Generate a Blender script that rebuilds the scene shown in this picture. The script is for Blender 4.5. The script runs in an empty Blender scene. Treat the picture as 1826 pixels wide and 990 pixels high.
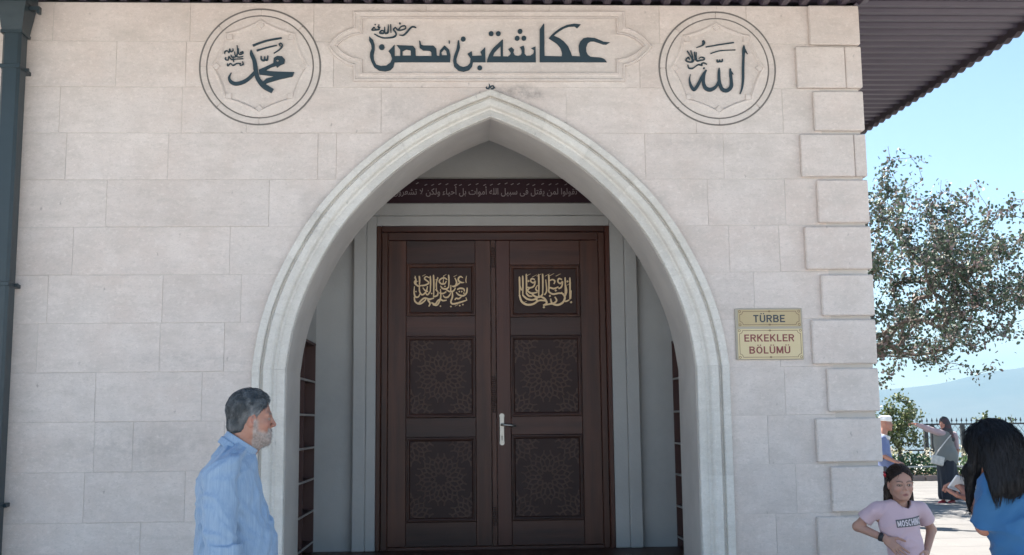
import bpy, bmesh, math, random
import numpy as np
from mathutils import Vector, Matrix
from mathutils.geometry import tessellate_polygon
from math import radians, sin, cos, tan, pi, sqrt, atan2

SC = bpy.context.scene
COL = SC.collection
rnd = random.Random(11)

# ------------------------------------------------------------ camera
FPX, PITCH, YAW, ROLL = 1933.8, 0.131812, 0.042361, -0.010349
CAMP = Vector((0, -7.4, 1.6))
_f = Vector((sin(YAW)*cos(PITCH), cos(YAW)*cos(PITCH), sin(PITCH)))
_r = Vector((cos(YAW), -sin(YAW), 0)); _u = _r.cross(_f)
_c, _s = cos(ROLL), sin(ROLL)
CR, CU = _c*_r + _s*_u, -_s*_r + _c*_u
cam = bpy.data.cameras.new('camera'); cam.sensor_width = 36; cam.lens = 36*FPX/1826
cam.clip_start = 0.1; cam.clip_end = 40000
cobj = bpy.data.objects.new('camera', cam); COL.objects.link(cobj)
M4 = Matrix((CR, CU, -_f)).transposed().to_4x4(); M4.translation = CAMP
cobj.matrix_world = M4
SC.camera = cobj

# ------------------------------------------------------------ world and sun
SUN_EL, SUN_AZ = radians(52), radians(-40)      # azimuth measured from +Y towards +X
w = bpy.data.worlds.new('World'); SC.world = w; w.use_nodes = True
nt = w.node_tree; nt.nodes.clear()
sky = nt.nodes.new('ShaderNodeTexSky'); sky.sky_type = 'NISHITA'; sky.sun_disc = False
sky.sun_elevation = SUN_EL; sky.sun_rotation = SUN_AZ % (2*pi)
sky.air_density = 1.0; sky.dust_density = 0.0; sky.ozone_density = 1.5
bg = nt.nodes.new('ShaderNodeBackground'); bg.inputs['Strength'].default_value = 0.05
wo = nt.nodes.new('ShaderNodeOutputWorld')
nt.links.new(sky.outputs[0], bg.inputs[0]); nt.links.new(bg.outputs[0], wo.inputs[0])
sun = bpy.data.lights.new('sun', 'SUN'); sun.energy = 4.6; sun.angle = radians(0.53); sun.color = (1, .95, .88)
so = bpy.data.objects.new('sun', sun); COL.objects.link(so)
SD = Vector((sin(SUN_AZ)*cos(SUN_EL), cos(SUN_AZ)*cos(SUN_EL), sin(SUN_EL)))
so.rotation_euler = SD.to_track_quat('Z', 'Y').to_euler(); so.location = (0, 0, 30)
SC.view_settings.view_transform = 'Standard'; SC.view_settings.look = 'None'
SC.view_settings.gamma = 1; SC.view_settings.exposure = 2.34
SC.render.engine = 'CYCLES'
cy = SC.cycles
cy.use_denoising = True; cy.max_bounces = 8; cy.diffuse_bounces = 5; cy.glossy_bounces = 3
cy.transparent_max_bounces = 8; cy.volume_bounces = 1; cy.sample_clamp_indirect = 8
cy.use_adaptive_sampling = True; cy.adaptive_threshold = 0.01
SC.render.film_transparent = False

def at(px, py, Y):
    """photo pixel -> point on the real plane y = Y"""
    d = _f*FPX + CR*(px-913) - CU*(py-495)
    return CAMP + d*((Y-CAMP.y)/d.y)

# ------------------------------------------------------------ materials
MATS = {}
def nodes(m):
    m.use_nodes = True; n = m.node_tree
    return n, n.nodes['Principled BSDF']
def mat(name, col, rough=.8, noise=None, bump=None, metal=0, spec=None, rand=0, streak=None, sheen=0, emit=None, vcol=False, coords='Object'):
    """noise=(scale, amount, col2)  bump=(scale, dist)  streak=(sx,sy,sz, amount, col2)"""
    if name in MATS: return MATS[name]
    m = bpy.data.materials.new(name); n, b = nodes(m); L = n.links; N = n.nodes
    b.inputs['Roughness'].default_value = rough; b.inputs['Metallic'].default_value = metal
    if spec is not None: b.inputs['Specular IOR Level'].default_value = spec
    if sheen: b.inputs['Sheen Weight'].default_value = sheen
    tc = N.new('ShaderNodeTexCoord'); out = None
    if vcol:
        a = N.new('ShaderNodeVertexColor'); a.layer_name = 'Col'; out = a.outputs[0]
    else:
        r = N.new('ShaderNodeRGB'); r.outputs[0].default_value = (*col, 1); out = r.outputs[0]
    def mixin(fac, c2, out):
        x = N.new('ShaderNodeMix'); x.data_type = 'RGBA'
        L.new(fac, x.inputs[0]); L.new(out, x.inputs[6])
        x.inputs[7].default_value = (*c2, 1); return x.outputs[2]
    def noise_fac(scale, detail=5, mp=None, lo=.35, hi=.7, amt=1., rough_=.6):
        t = N.new('ShaderNodeTexNoise'); t.inputs['Scale'].default_value = scale; t.inputs['Detail'].default_value = detail
        t.inputs['Roughness'].default_value = rough_
        if mp:
            q = N.new('ShaderNodeMapping'); q.inputs['Scale'].default_value = mp; L.new(tc.outputs[coords], q.inputs[0]); L.new(q.outputs[0], t.inputs[0])
        else: L.new(tc.outputs[coords], t.inputs[0])
        g = N.new('ShaderNodeMapRange'); g.inputs[1].default_value = lo; g.inputs[2].default_value = hi; g.inputs[4].default_value = amt
        L.new(t.outputs[0], g.inputs[0]); return g.outputs[0]
    if noise:
        for nz in (noise if isinstance(noise, list) else [noise]): out = mixin(noise_fac(nz[0], amt=nz[1], *([] )), nz[2], out)
    if streak: out = mixin(noise_fac(1, 4, streak[:3], amt=streak[3]), streak[4], out)
    if rand:
        oi = N.new('ShaderNodeObjectInfo'); h = N.new('ShaderNodeHueSaturation')
        g = N.new('ShaderNodeMapRange'); g.inputs[3].default_value = 1-rand; g.inputs[4].default_value = 1+rand
        L.new(oi.outputs['Random'], g.inputs[0]); L.new(g.outputs[0], h.inputs['Value']); L.new(out, h.inputs['Color']); out = h.outputs[0]
    L.new(out, b.inputs['Base Color'])
    if bump:
        prev = None
        for bs in (bump if isinstance(bump, list) else [bump]):
            t = N.new('ShaderNodeTexNoise'); t.inputs['Scale'].default_value = bs[0]; t.inputs['Detail'].default_value = 5
            if len(bs) > 2:
                q = N.new('ShaderNodeMapping'); q.inputs['Scale'].default_value = bs[2]; L.new(tc.outputs[coords], q.inputs[0]); L.new(q.outputs[0], t.inputs[0])
            else: L.new(tc.outputs[coords], t.inputs[0])
            u = N.new('ShaderNodeBump'); u.inputs['Distance'].default_value = bs[1]; u.inputs['Strength'].default_value = 1
            L.new(t.outputs[0], u.inputs['Height'])
            if prev: L.new(prev, u.inputs['Normal'])
            prev = u.outputs[0]
        L.new(prev, b.inputs['Normal'])
    MATS[name] = m; return m

SOOT = [(918, 164, .22, .07, .75), (955, 170, .16, .05, .5), (1245, 255, .5, .10, .22), (700, 195, .5, .12, .2), (560, 400, .14, .3, .25), (250, 800, .9, .2, .25), (330, 640, .5, .1, .2)]
def stone_mat(name, base, warm, dark, rand=.05, pits=.5):
    """limestone: clouded colour, horizontal bedding, fine relief and scattered dark pits, in world space so that stones carry on from each other only loosely"""
    m = bpy.data.materials.new(name); n, b = nodes(m); L = n.links; N = n.nodes
    g = N.new('ShaderNodeNewGeometry'); oi = N.new('ShaderNodeObjectInfo')
    off = N.new('ShaderNodeVectorMath'); off.operation = 'MULTIPLY_ADD'
    cmb = N.new('ShaderNodeCombineXYZ'); 
    for i in range(3): L.new(oi.outputs['Random'], cmb.inputs[i])
    L.new(cmb.outputs[0], off.inputs[0]); off.inputs[1].default_value = (7, 9, 5); L.new(g.outputs['Position'], off.inputs[2])
    P = off.outputs[0]
    def nz(scale, detail, sc3=None, rough_=.6, src=None):
        t = N.new('ShaderNodeTexNoise'); t.inputs['Scale'].default_value = scale; t.inputs['Detail'].default_value = detail; t.inputs['Roughness'].default_value = rough_
        if sc3:
            q = N.new('ShaderNodeMapping'); q.inputs['Scale'].default_value = sc3; L.new(src or P, q.inputs[0]); L.new(q.outputs[0], t.inputs[0])
        else: L.new(src or P, t.inputs[0])
        return t.outputs[0]
    def rng(o, a, c, d=0., e=1.):
        r = N.new('ShaderNodeMapRange'); r.inputs[1].default_value = a; r.inputs[2].default_value = c; r.inputs[3].default_value = d; r.inputs[4].default_value = e
        L.new(o, r.inputs[0]); return r.outputs[0]
    def mix(f, a, c2):
        x = N.new('ShaderNodeMix'); x.data_type = 'RGBA'; L.new(f, x.inputs[0])
        if isinstance(a, tuple): x.inputs[6].default_value = (*a, 1)
        else: L.new(a, x.inputs[6])
        x.inputs[7].default_value = (*c2, 1); return x.outputs[2]
    wp = g.outputs['Position']
    c = mix(rng(nz(.9, 3, src=wp), .38, .66), base, warm)
    c = mix(rng(nz(5, 6), .42, .68, 0, .55), c, tuple(v*1.15 for v in base)); c = mix(rng(nz(2.3, 7, (1, 1, 1.7), .7), .50, .72, 0, .55), c, dark)
    c = mix(rng(nz(1, 6, (4, 4, 16)), .5, .78, 0, .5), c, dark)
    c = mix(rng(nz(70, 3, (1, 1, 1.6)), .54, .70, 0, .5), c, dark); c = mix(rng(nz(24, 5, (1, 1, 1.9), .75), .52, .70, 0, .5), c, dark); c = mix(rng(nz(33, 4, (1, 1, 1.5), .7), .54, .70, 0, .5), c, tuple(v*1.22 for v in base))
    for (sx, sy, rx, rz, am) in SOOT:
        sp_ = at(sx, sy, 0); d_ = N.new('ShaderNodeVectorMath'); d_.operation = 'SUBTRACT'; L.new(wp, d_.inputs[0]); d_.inputs[1].default_value = sp_
        e_ = N.new('ShaderNodeVectorMath'); e_.operation = 'MULTIPLY'; e_.inputs[1].default_value = (1/rx, 0, 1/rz); L.new(d_.outputs[0], e_.inputs[0])
        l_ = N.new('ShaderNodeVectorMath'); l_.operation = 'LENGTH'; L.new(e_.outputs[0], l_.inputs[0])
        m1 = N.new('ShaderNodeMath'); m1.operation = 'MULTIPLY'; L.new(rng(l_.outputs['Value'], .2, 1, am, 0), m1.inputs[0]); L.new(rng(nz(13, 6, src=wp, rough_=.7), .38, .62), m1.inputs[1])
        c = mix(m1.outputs[0], c, (.17, .16, .155))
    v = N.new('ShaderNodeTexVoronoi'); v.inputs['Scale'].default_value = 5.5; v.inputs['Randomness'].default_value = 1
    q = N.new('ShaderNodeMapping'); q.inputs['Scale'].default_value = (1.6, 1, .8)
    wv = N.new('ShaderNodeVectorMath'); wv.operation = 'MULTIPLY_ADD'
    t2 = N.new('ShaderNodeTexNoise'); t2.inputs['Scale'].default_value = 45; L.new(P, t2.inputs[0]); L.new(t2.outputs[1], wv.inputs[0]); wv.inputs[1].default_value = (.03,)*3; L.new(P, wv.inputs[2])
    L.new(wv.outputs[0], q.inputs[0]); L.new(q.outputs[0], v.inputs['Vector'])
    pit = rng(v.outputs['Distance'], .025, .075, pits, 0.)
    c = mix(pit, c, tuple(v_*.30 for v_ in dark))
    h = N.new('ShaderNodeHueSaturation'); L.new(rng(oi.outputs['Random'], 0, 1, 1-rand, 1+rand), h.inputs['Value']); L.new(c, h.inputs['Color'])
    L.new(h.outputs[0], b.inputs['Base Color']); b.inputs['Roughness'].default_value = .85; b.inputs['Specular IOR Level'].default_value = .25
    prev = None
    for o, d in ((nz(2.2, 3, (1, 1, 2)), .012), (nz(22, 6), .004), (nz(130, 3), .0012)):
        u = N.new('ShaderNodeBump'); u.inputs['Distance'].default_value = d; L.new(o, u.inputs['Height'])
        if prev: L.new(prev, u.inputs['Normal'])
        prev = u.outputs[0]
    L.new(prev, b.inputs['Normal']); MATS[name] = m; return m

STONE = stone_mat('limestone', (.615, .55, .507), (.60, .51, .455), (.48, .43, .385), rand=.03, pits=.4)
SMOOTH = stone_mat('smooth_limestone', (.62, .59, .54), (.60, .56, .50), (.50, .465, .415), rand=.05, pits=.4)
CARVED = stone_mat('carved_limestone', (.60, .54, .497), (.58, .50, .45), (.49, .44, .40), rand=.02, pits=.1)
MORTAR = mat('mortar', (.56, .515, .47), .95, noise=(2.3, .9, (.45, .41, .375)), bump=(60, .002))
SHADE_DIRT = mat('recess_shade_and_dirt', (.16, .147, .137), .95, noise=(14, .7, (.16, .15, .14)))  # dark recess tone: groove shade put into the colour along with dirt
TEAL = mat('teal_paint', (.012, .032, .046), .55, noise=(30, .4, (.020, .045, .060)), bump=(80, .001))
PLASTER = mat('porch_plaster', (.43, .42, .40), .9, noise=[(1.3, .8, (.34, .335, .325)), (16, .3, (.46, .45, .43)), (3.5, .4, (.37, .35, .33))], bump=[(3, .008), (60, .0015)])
WOOD = mat('dark_mahogany', (.046, .018, .011), .45, spec=.3, streak=(14, 14, .9, .8, (.092, .034, .020)), noise=(5, .5, (.024, .011, .009)), bump=(1, .0012, (90, 90, 4)), rand=.18)
WOODH = mat('dark_mahogany_rail', (.040, .016, .011), .45, spec=.3, streak=(.9, 14, 14, .8, (.076, .029, .019)), noise=(5, .5, (.018, .009, .009)), bump=(1, .0012, (4, 90, 90)), rand=.18)
RED = mat('red_mahogany', (.055, .017, .011), .42, spec=.3, streak=(16, 16, .8, .8, (.090, .030, .018)), bump=(1, .001, (90, 90, 4)))
STRAP = mat('strapwork_wood', (.085, .048, .036), .6, spec=.3)
LATT = mat('lattice_wood', (.034, .015, .012), .6, spec=.3, noise=(12, .5, (.026, .012, .010)))
BOARD = mat('board_varnish', (.030, .010, .015), .6, spec=.25, noise=(8, .5, (.036, .013, .018)))
GOLD = mat('pale_gilding', (.64, .45, .25), .45, metal=.25, noise=(40, .5, (.5, .36, .2)))
FADED = mat('faded_gilding', (.27, .22, .22), .6)
ROOF = mat('brown_roof_sheet', (.050, .037, .054), .42, noise=(2.5, .6, (.072, .054, .070)), bump=(6, .004))
ROOFD = mat('dark_roof_edge', (.03, .02, .026), .5, noise=(4, .5, (.05, .035, .04)))
PIPE = mat('teal_grey_pipe', (.020, .034, .041), .42, noise=[(3, .5, (.030, .046, .054)), (20, .3, (.017, .028, .034))], bump=(9, .003))
METAL = mat('brushed_metal', (.34, .32, .29), .35, metal=.85)

# ------------------------------------------------------------ object helpers
def link(name, me, m=None, parent=None, loc=None, smooth=False):
    if m is not None:
        if not me.materials:
            for q in (m if isinstance(m, (list, tuple)) else [m]): me.materials.append(q)
    if smooth:
        me.polygons.foreach_set('use_smooth', [True]*len(me.polygons))
    o = bpy.data.objects.new(name, me); COL.objects.link(o)
    if parent is not None: o.parent = parent
    if loc is not None: o.location = loc
    return o
def empty(name, loc=(0, 0, 0), rz=0, label=None, cat=None, group=None):
    o = bpy.data.objects.new(name, None); COL.objects.link(o); o.location = loc; o.rotation_euler = (0, 0, rz); o.empty_display_size = .2
    return tag(o, label, cat, group)
def tag(o, label=None, cat=None, group=None, kind=None):
    if label: o['label'] = label
    if cat: o['category'] = cat
    if group: o['group'] = group
    if kind: o['kind'] = kind
    return o

class MB:
    """collects pieces of one mesh"""
    def __init__(s): s.v = []; s.f = []; s.mi = []; s.k = 0
    def add(s, vs, fs, mi=None):
        o = len(s.v); s.v += [tuple(p) for p in vs]; s.f += [tuple(i+o for i in f) for f in fs]; s.mi += [s.k if mi is None else mi]*len(fs); return s
    def box(s, a, b, bev=0):
        x0, y0, z0 = a; x1, y1, z1 = b
        if not bev:
            v = [(x0,y0,z0),(x1,y0,z0),(x1,y1,z0),(x0,y1,z0),(x0,y0,z1),(x1,y0,z1),(x1,y1,z1),(x0,y1,z1)]
            return s.add(v, [(0,3,2,1),(4,5,6,7),(0,1,5,4),(1,2,6,5),(2,3,7,6),(3,0,4,7)])
        bm = bmesh.new(); bmesh.ops.create_cube(bm, size=1)
        for v in bm.verts: v.co = Vector(((x0+x1)/2+v.co.x*(x1-x0), (y0+y1)/2+v.co.y*(y1-y0), (z0+z1)/2+v.co.z*(z1-z0)))
        bmesh.ops.bevel(bm, geom=bm.edges[:], offset=bev, segments=1, affect='EDGES')
        bm.verts.index_update(); s.add([v.co for v in bm.verts], [[v.index for v in f.verts] for f in bm.faces]); bm.free(); return s
    def tube(s, pts, rad, n=8, cap=True):
        pts = [Vector(p) for p in pts]; m = len(pts)
        rr = rad if isinstance(rad, (list, tuple)) else [rad]*m
        vs = []; up = None
        for i, p in enumerate(pts):
            t = (pts[min(i+1, m-1)]-pts[max(i-1, 0)]).normalized()
            if up is None: up = Vector((0, 0, 1)) if abs(t.z) < .9 else Vector((1, 0, 0))
            a = t.cross(up)
            if a.length < 1e-5: a = t.orthogonal()
            a.normalize(); b = t.cross(a).normalized(); up = a.cross(t) if False else up
            for k in range(n):
                q = 2*pi*k/n; vs.append(p+(a*cos(q)+b*sin(q))*rr[i])
        fs = [(i*n+k, (i+1)*n+k, (i+1)*n+(k+1) % n, i*n+(k+1) % n) for i in range(m-1) for k in range(n)]
        if cap: fs += [tuple(range(n)), tuple(range((m-1)*n, m*n))[::-1]]
        return s.add(vs, fs)
    def prism(s, poly, y0, y1, holes=()):
        """poly: (x,z) outline, extruded from front y0 to back y1"""
        loops = [list(poly)]+[list(h) for h in holes]
        tri = tessellate_polygon([[Vector((p[0], p[1], 0)) for p in l] for l in loops])
        flat = [p for l in loops for p in l]; n = len(flat)
        vs = [(p[0], y0, p[1]) for p in flat]+[(p[0], y1, p[1]) for p in flat]
        fs = []
        for t in tri:
            a, b, c = [Vector(flat[i][:2]) for i in t]
            cr = (b-a).cross(c-a) if hasattr((b-a), 'cross') else 0
            t = t if cr > 0 else t[::-1]
            fs.append(tuple(t)); fs.append(tuple(i+n for i in t[::-1]))
        o = 0
        for li, l in enumerate(loops):
            k = len(l); area = sum(l[i][0]*l[(i+1) % k][1]-l[(i+1) % k][0]*l[i][1] for i in range(k))
            for i in range(k):
                j = (i+1) % k; q = (o+i, o+i+n, o+j+n, o+j)
                if (area > 0) != (li > 0): pass
                fs.append(q if (area < 0) == (li == 0) else q[::-1])
            o += k
        return s.add(vs, fs)
    def mesh(s, name):
        me = bpy.data.meshes.new(name); me.from_pydata(s.v, [], s.f)
        if any(s.mi): me.polygons.foreach_set('material_index', s.mi)
        me.update(); return me
    def build(s, name, m, parent=None, smooth=False, loc=None, fix=False):
        me = s.mesh(name)
        if fix:
            bm = bmesh.new(); bm.from_mesh(me); bmesh.ops.recalc_face_normals(bm, faces=bm.faces[:]); bm.to_mesh(me); bm.free()
        return link(name, me, m, parent, loc, smooth)

# ------------------------------------------------------------ THE BUILDING
XC = at(1540, 235, 0).x                      # corner of the building
ZTOP = 4.545
bld = empty('stone_shrine', (0, 0, 0), 0, 'pale limestone shrine with pointed arch porch, carved medallions and dark corrugated eaves', 'building')
AX = at(874.5, 160, 0).x                     # axis of the arch
outL = [(873.6,158.8),(823.8,176.4),(750.5,212.1),(691.9,251.1),(645,287.7),(604,325.8),(574.8,355),(548.4,393),(525.4,437),(502.3,479),(481.8,525.4),(468.2,563.6),(457.3,604.5),(451.3,642.7)]
outR = [(874.6,160),(930.3,179.3),(986,202.7),(1032.9,230.6),(1079.7,262.8),(1123.7,302.4),(1161.8,340.4),(1197,381.5),(1229,432),(1251.8,469.5),(1268,506.4),(1280.4,537.7),(1292.7,582.7),(1300.9,620.9),(1302.8,648.2)]
ZS = at(1302, 652, 0).z                      # springing line
def side(pts, sg):
    q = [at(x, y, -.045) for x, y in pts]; return sorted([(p.z, max(0, (p.x-AX)*sg)) for p in q])
_l, _rr = side(outL, -1), side(outR, 1)
ZA = (_l[-1][0]+_rr[-1][0])/2
def wraw(z):
    return (np.interp(z, [a for a, b in _l], [b for a, b in _l])+np.interp(z, [a for a, b in _rr], [b for a, b in _rr]))/2
W0 = float(max(b for a, b in _rr)+max(b for a, b in _l))/2
# smooth the half-outline: parameter by z-uneven samples, then relax
_n = 60
_c0 = [(0.0, ZA)]
for i in range(1, _n+1):
    t = i/_n; z = ZA-(ZA-ZS)*(t**1.35); _c0.append((float(wraw(z)), z))
_c0[-1] = (W0, ZS)
_a = np.array(_c0)
for _ in range(30): _a[1:-1] = _a[1:-1]*.5+(_a[:-2]+_a[2:])*.25
OUT = np.vstack([_a, [[W0, ZS-.6], [W0, .54]]])
def offset(u, cv=OUT):
    """inner parallel of the half outline, cut at the axis"""
    t = np.gradient(cv[:, 0]), np.gradient(cv[:, 1])
    T = np.stack(t, 1); T /= np.linalg.norm(T, axis=1)[:, None]
    N_ = np.stack([T[:, 1], -T[:, 0]], 1)          # towards the axis/down
    o = cv+N_*(u*(1-.19*np.clip((cv[:, 1]-ZS)/(ZA-ZS), 0, 1)**1.6))[:, None]
    if u > 0:
        k = 0
        while o[k, 0] < 0: k += 1
        if k > 0:
            f = -o[k-1, 0]/(o[k, 0]-o[k-1, 0]); o = np.vstack([[0, o[k-1, 1]+f*(o[k, 1]-o[k-1, 1])], o[k:]])
        else:
            sl = (o[1, 1]-o[0, 1])/max(1e-6, o[1, 0]-o[0, 0]); o = np.vstack([[0, o[0, 1]-sl*o[0, 0]], o])
        o = np.array([p for i, p in enumerate(o) if i == 0 or p[0] > 1e-4])
    return o
def resample(cv, ts):
    d = np.r_[0, np.cumsum(np.linalg.norm(np.diff(cv, axis=0), axis=1))]
    return np.stack([np.interp(ts, d, cv[:, 0]), np.interp(ts, d, cv[:, 1])], 1), d[-1]
def curve_pts(u, tc, tj):
    """tc: params 0..1 on the curved part, tj: 0..1 on the jamb"""
    o = offset(u); k = int(np.argmin(abs(o[:, 1]-ZS)+(o[:, 0] < W0*.5)*9))
    cu = o[:k+1]; _, ln = resample(cu, np.array([0.]))
    a, _ = resample(cu, np.array(tc)*ln)
    j = np.array([[cu[-1, 0], cu[-1, 1]*(1-t)+.54*t] for t in tj])
    return a, j
INNER_U = .222
def half_in(z):
    a, j = curve_pts(INNER_U, np.linspace(0, 1, 80), [0, 1]); p = np.vstack([a, j[1:]])[::-1]
    return float(np.interp(z, p[:, 1], p[:, 0]))
def half_out(z):
    p = OUT[::-1]; return float(np.interp(z, p[:, 1], p[:, 0])) if z < ZA else 0.

# core wall with the opening
XL = -6.4
a_, j_ = curve_pts(INNER_U+.004, np.linspace(0, 1, 40), [1])
hin = [(AX+x, z) for x, z in np.vstack([a_, j_])]; hout = [(2*AX-x, z) for x, z in hin]
mb = MB()
mb.prism([(XL, 0), (XL, ZTOP), (AX, ZTOP)]+[(AX, hin[0][1])]+hout[1:]+[(hout[-1][0], 0)], .0032, .60)
mb.prism([(XC-.024, 0), (XC-.024, ZTOP), (AX, ZTOP), (AX, hin[0][1])]+hin[1:]+[(hin[-1][0], 0)], .0032, .60)
core = mb.build('front_wall', MORTAR, bld, fix=True)
# the wall stones, one by one
HC = .32983; Z0 = 4.2619
joints = {0:[96,340,560,760,980,1175,1330],1:[208,332,595,880,1140,1330],2:[107,325,440,680,1010,1240,1395],3:[118,300,567,600,1150,1290],4:[190,480,1262,1400],5:[130,410,1300,1390],
          6:[85,290,430,1345],7:[285,400,1390],8:[170,360,1400],9:[168,237,400,1370],10:[150,330,1420],11:[250,400,1385],12:[110,300,1400],13:[200,380,1395],14:[150,330,1400]}
def clip_half(x0, x1, z0, z1):
    """parts of a rectangle that lie outside the arch moulding"""
    M = .03; res = []
    def ho(z): return max(0, half_out(z)-M) if z < ZA-.02 else 0
    if z1 <= 0.0: return []
    for sg in (-1, 1):
        a, b = ((x0, min(x1, AX)) if sg < 0 else (max(x0, AX), x1))
        if b-a < .02: continue
        zs = np.linspace(z0, z1, 9)
        if sg < 0: e = [min(b, AX-ho(z)) for z in zs]; w_ = [q-a for q in e]
        else: e = [max(a, AX+ho(z)) for z in zs]; w_ = [b-q for q in e]
        idx = [i for i in range(9) if w_[i] > .015]
        if len(idx) < 2: continue
        i0 = idx[0]; zz = zs[i0:]; ee = e[i0:]
        full = all(abs(q-(b if sg < 0 else a)) < 1e-4 for q in ee)
        if full: poly = [(a, z0), (b, z0), (b, z1), (a, z1)]
        elif sg < 0: poly = [(a, float(zz[0]))]+[(float(q), float(z)) for q, z in zip(ee, zz)]+[(a, float(zz[-1]))]
        else: poly = [(b, float(zz[-1]))]+[(float(q), float(z)) for q, z in zip(ee[::-1], zz[::-1])]+[(b, float(zz[0]))]
        res.append((poly, full, sg))
    if len(res) == 2 and res[0][1] and res[1][1]: return [([(x0, z0), (x1, z0), (x1, z1), (x0, z1)], True, 0)]
    return [(p, f, s) for p, f, s in res]
gz = .0008
for c in range(0, 15):
    zt = ZTOP-.002 if c == 0 else Z0-(c-1)*HC; zb = Z0-c*HC if c else Z0
    if c > 0: zb = zt-HC
    ym = (0.5*(zt+zb)); pyrow = 751-(ym-1.6)*261.3
    if zt <= .02: break
    zb = max(zb, 0)
    xs = [XL]+[at(p, pyrow, 0).x for p in joints.get(c, [200, 400])]
    extra = []; p = xs[1]-.75-.2*rnd.random()
    while p > XL+.3: extra.append(p); p -= .7+.4*rnd.random()
    xs = sorted(xs+extra)+[XC-.30]
    for a, b in zip(xs[:-1], xs[1:]):
        if b-a < .05: continue
        for poly, full, sg in clip_half(a+gz, b-gz, zb+gz, zt-gz):
            dy = rnd.uniform(-.0008, .0012); m_ = MB()
            if full:
                (x0, z0), (x1, _), (_, z1), _ = poly; e = .002; y = dy
                t1, t2 = rnd.uniform(-.0012, .0012), rnd.uniform(-.0012, .0012)
                vs = [(x0, y+.0035, z0), (x1, y+.0035, z0), (x1, y+.0035, z1), (x0, y+.0035, z1), (x0+e, y+t1, z0+e), (x1-e, y+t2, z0+e), (x1-e, y-t1, z1-e), (x0+e, y-t2, z1-e), (x0, .02, z0), (x1, .02, z0), (x1, .02, z1), (x0, .02, z1)]
                m_.add(vs, [(4,5,6,7),(0,1,5,4),(1,2,6,5),(2,3,7,6),(3,0,4,7),(8,9,1,0),(9,10,2,1),(10,11,3,2),(11,8,0,3)])
                m_.build('stone', STONE, core)
            else:
                m_.prism(poly, dy, .02); m_.build('stone', STONE, core, fix=True)

# arch moulding, cut into voussoirs
PROF = [(0, 0), (0, -.046), (.004, -.050), (.046, -.050), (.051, -.046), (.055, -.018), (.066, -.018), (.072, -.036), (.078, -.044), (.118, -.043), (.130, -.036), (.143, -.014), (.158, -.009), (.170, -.016), (.215, -.034), (INNER_U, -.028), (INNER_U, .30)]
cut = [0, .13, .27, .42, .56, .70, .85, 1.0]
def voussoir(t0, t1, sg, jamb, parent):
    n = 7 if not jamb else 2; e = .00018 if not jamb else .0003
    rows = []
    jit = rnd.uniform(-.0018, .0018)
    for u, y in PROF:
        if jamb: _, p = curve_pts(u, [0, 1], np.linspace(t0+e, t1-e, n))
        else:
            lo = t0 if t0 == 0 else t0+e
            p, _ = curve_pts(u, np.linspace(lo, t1-e, n), [0])
        rows.append([(AX+sg*x, y+(jit if y < .1 else 0), z) for x, z in p])
    vs = [q for r in rows for q in r]; k = len(rows)
    fs = [(i*n+j, i*n+j+1, (i+1)*n+j+1, (i+1)*n+j) for i in range(k-1) for j in range(n-1)]
    vs += [(rows[0][0][0], .30, rows[0][0][2]), (rows[0][-1][0], .30, rows[0][-1][2])]
    b0, b1 = len(vs)-2, len(vs)-1
    fs += [tuple([i*n for i in range(k)]+[b0]), tuple([i*n+n-1 for i in range(k)]+[b1])[::-1]]
    m_ = MB(); m_.add(vs, fs); o = m_.build('voussoir', SMOOTH, parent, fix=True)
    return o
arch = MB().box((AX-.05, .05, ZA+.02), (AX+.05, .06, ZA+.05)).build('arch_moulding', MORTAR, bld)
for sg in (-1, 1):
    dl = 0 if sg < 0 else .03
    cc = [0]+[c+dl for c in cut[1:-1]]+[1.0]
    for a, b in zip(cc[:-1], cc[1:]): voussoir(a, b, sg, False, arch)
    for a, b in ((0, .52), (.52, 1)): voussoir(a, b, sg, True, arch)
# reveal (intrados) behind the voussoirs
a_, j_ = curve_pts(INNER_U+.001, np.linspace(0, 1, 40), [1]); q = np.vstack([a_, j_])
full_ = [(AX-x, z) for x, z in q[::-1]]+[(AX+x, z) for x, z in q[1:]]
m_ = MB(); n = len(full_)
m_.add([(x, .301, z) for x, z in full_]+[(x, .602, z) for x, z in full_]+[(AX+(x-AX)*1.02, .602, z+.02) for x, z in full_]+[(AX+(x-AX)*1.02, .301, z+.02) for x, z in full_],
       [(i+a*n, i+1+a*n, i+1+b*n, i+b*n) for a, b in ((0, 1), (1, 2), (2, 3), (3, 0)) for i in range(n-1)])
m_.build('arch_reveal', SMOOTH, arch, fix=True)

# quoins
QB = [(1443,5,80),(1421,84,157),(1452,163,233),(1429,240,315),(1459,321,397),(1437,404,480),(1466,490,563),(1449,570,649),(1477,657,734),(1457,746,824),(1484,832,913),(1459,921,1000),(1488,1008,1088),(1462,1096,1176),(1490,1184,1262),(1464,1270,1330)]
back = MB().box((XC-.31, .004, 0), (XC-.023, .03, ZTOP-.001)).box((XC-.04, .03, 0), (XC-.022, 5.6, ZTOP-.002)).build('quoin_backing', SMOOTH, bld)
for i, (xl, y0, y1) in enumerate(QB):
    z1 = at(1500, y0, -.02).z if i else ZTOP-.003; z0 = at(1500, y1, -.02).z; x0 = at(xl, (y0+y1)/2, -.03).x
    if z0 < .02: z0 = .02
    if z1-z0 < .05: continue
    m_ = MB()
    if i in (1, 3):
        xs_ = at(1508 if i == 1 else 1516, 120, -.03).x
        m_.box((x0, -.030, z0), (xs_-.0015, .03, z1), .006); m_.box((xs_+.0015, -.031, z0), (XC+.001, .38, z1), .006)
    else: m_.box((x0, -.030+rnd.uniform(-.002, .002), z0), (XC+.001, .38 if i % 2 else .55, z1), .008)
    m_.build('quoin_block', STONE, back)
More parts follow.
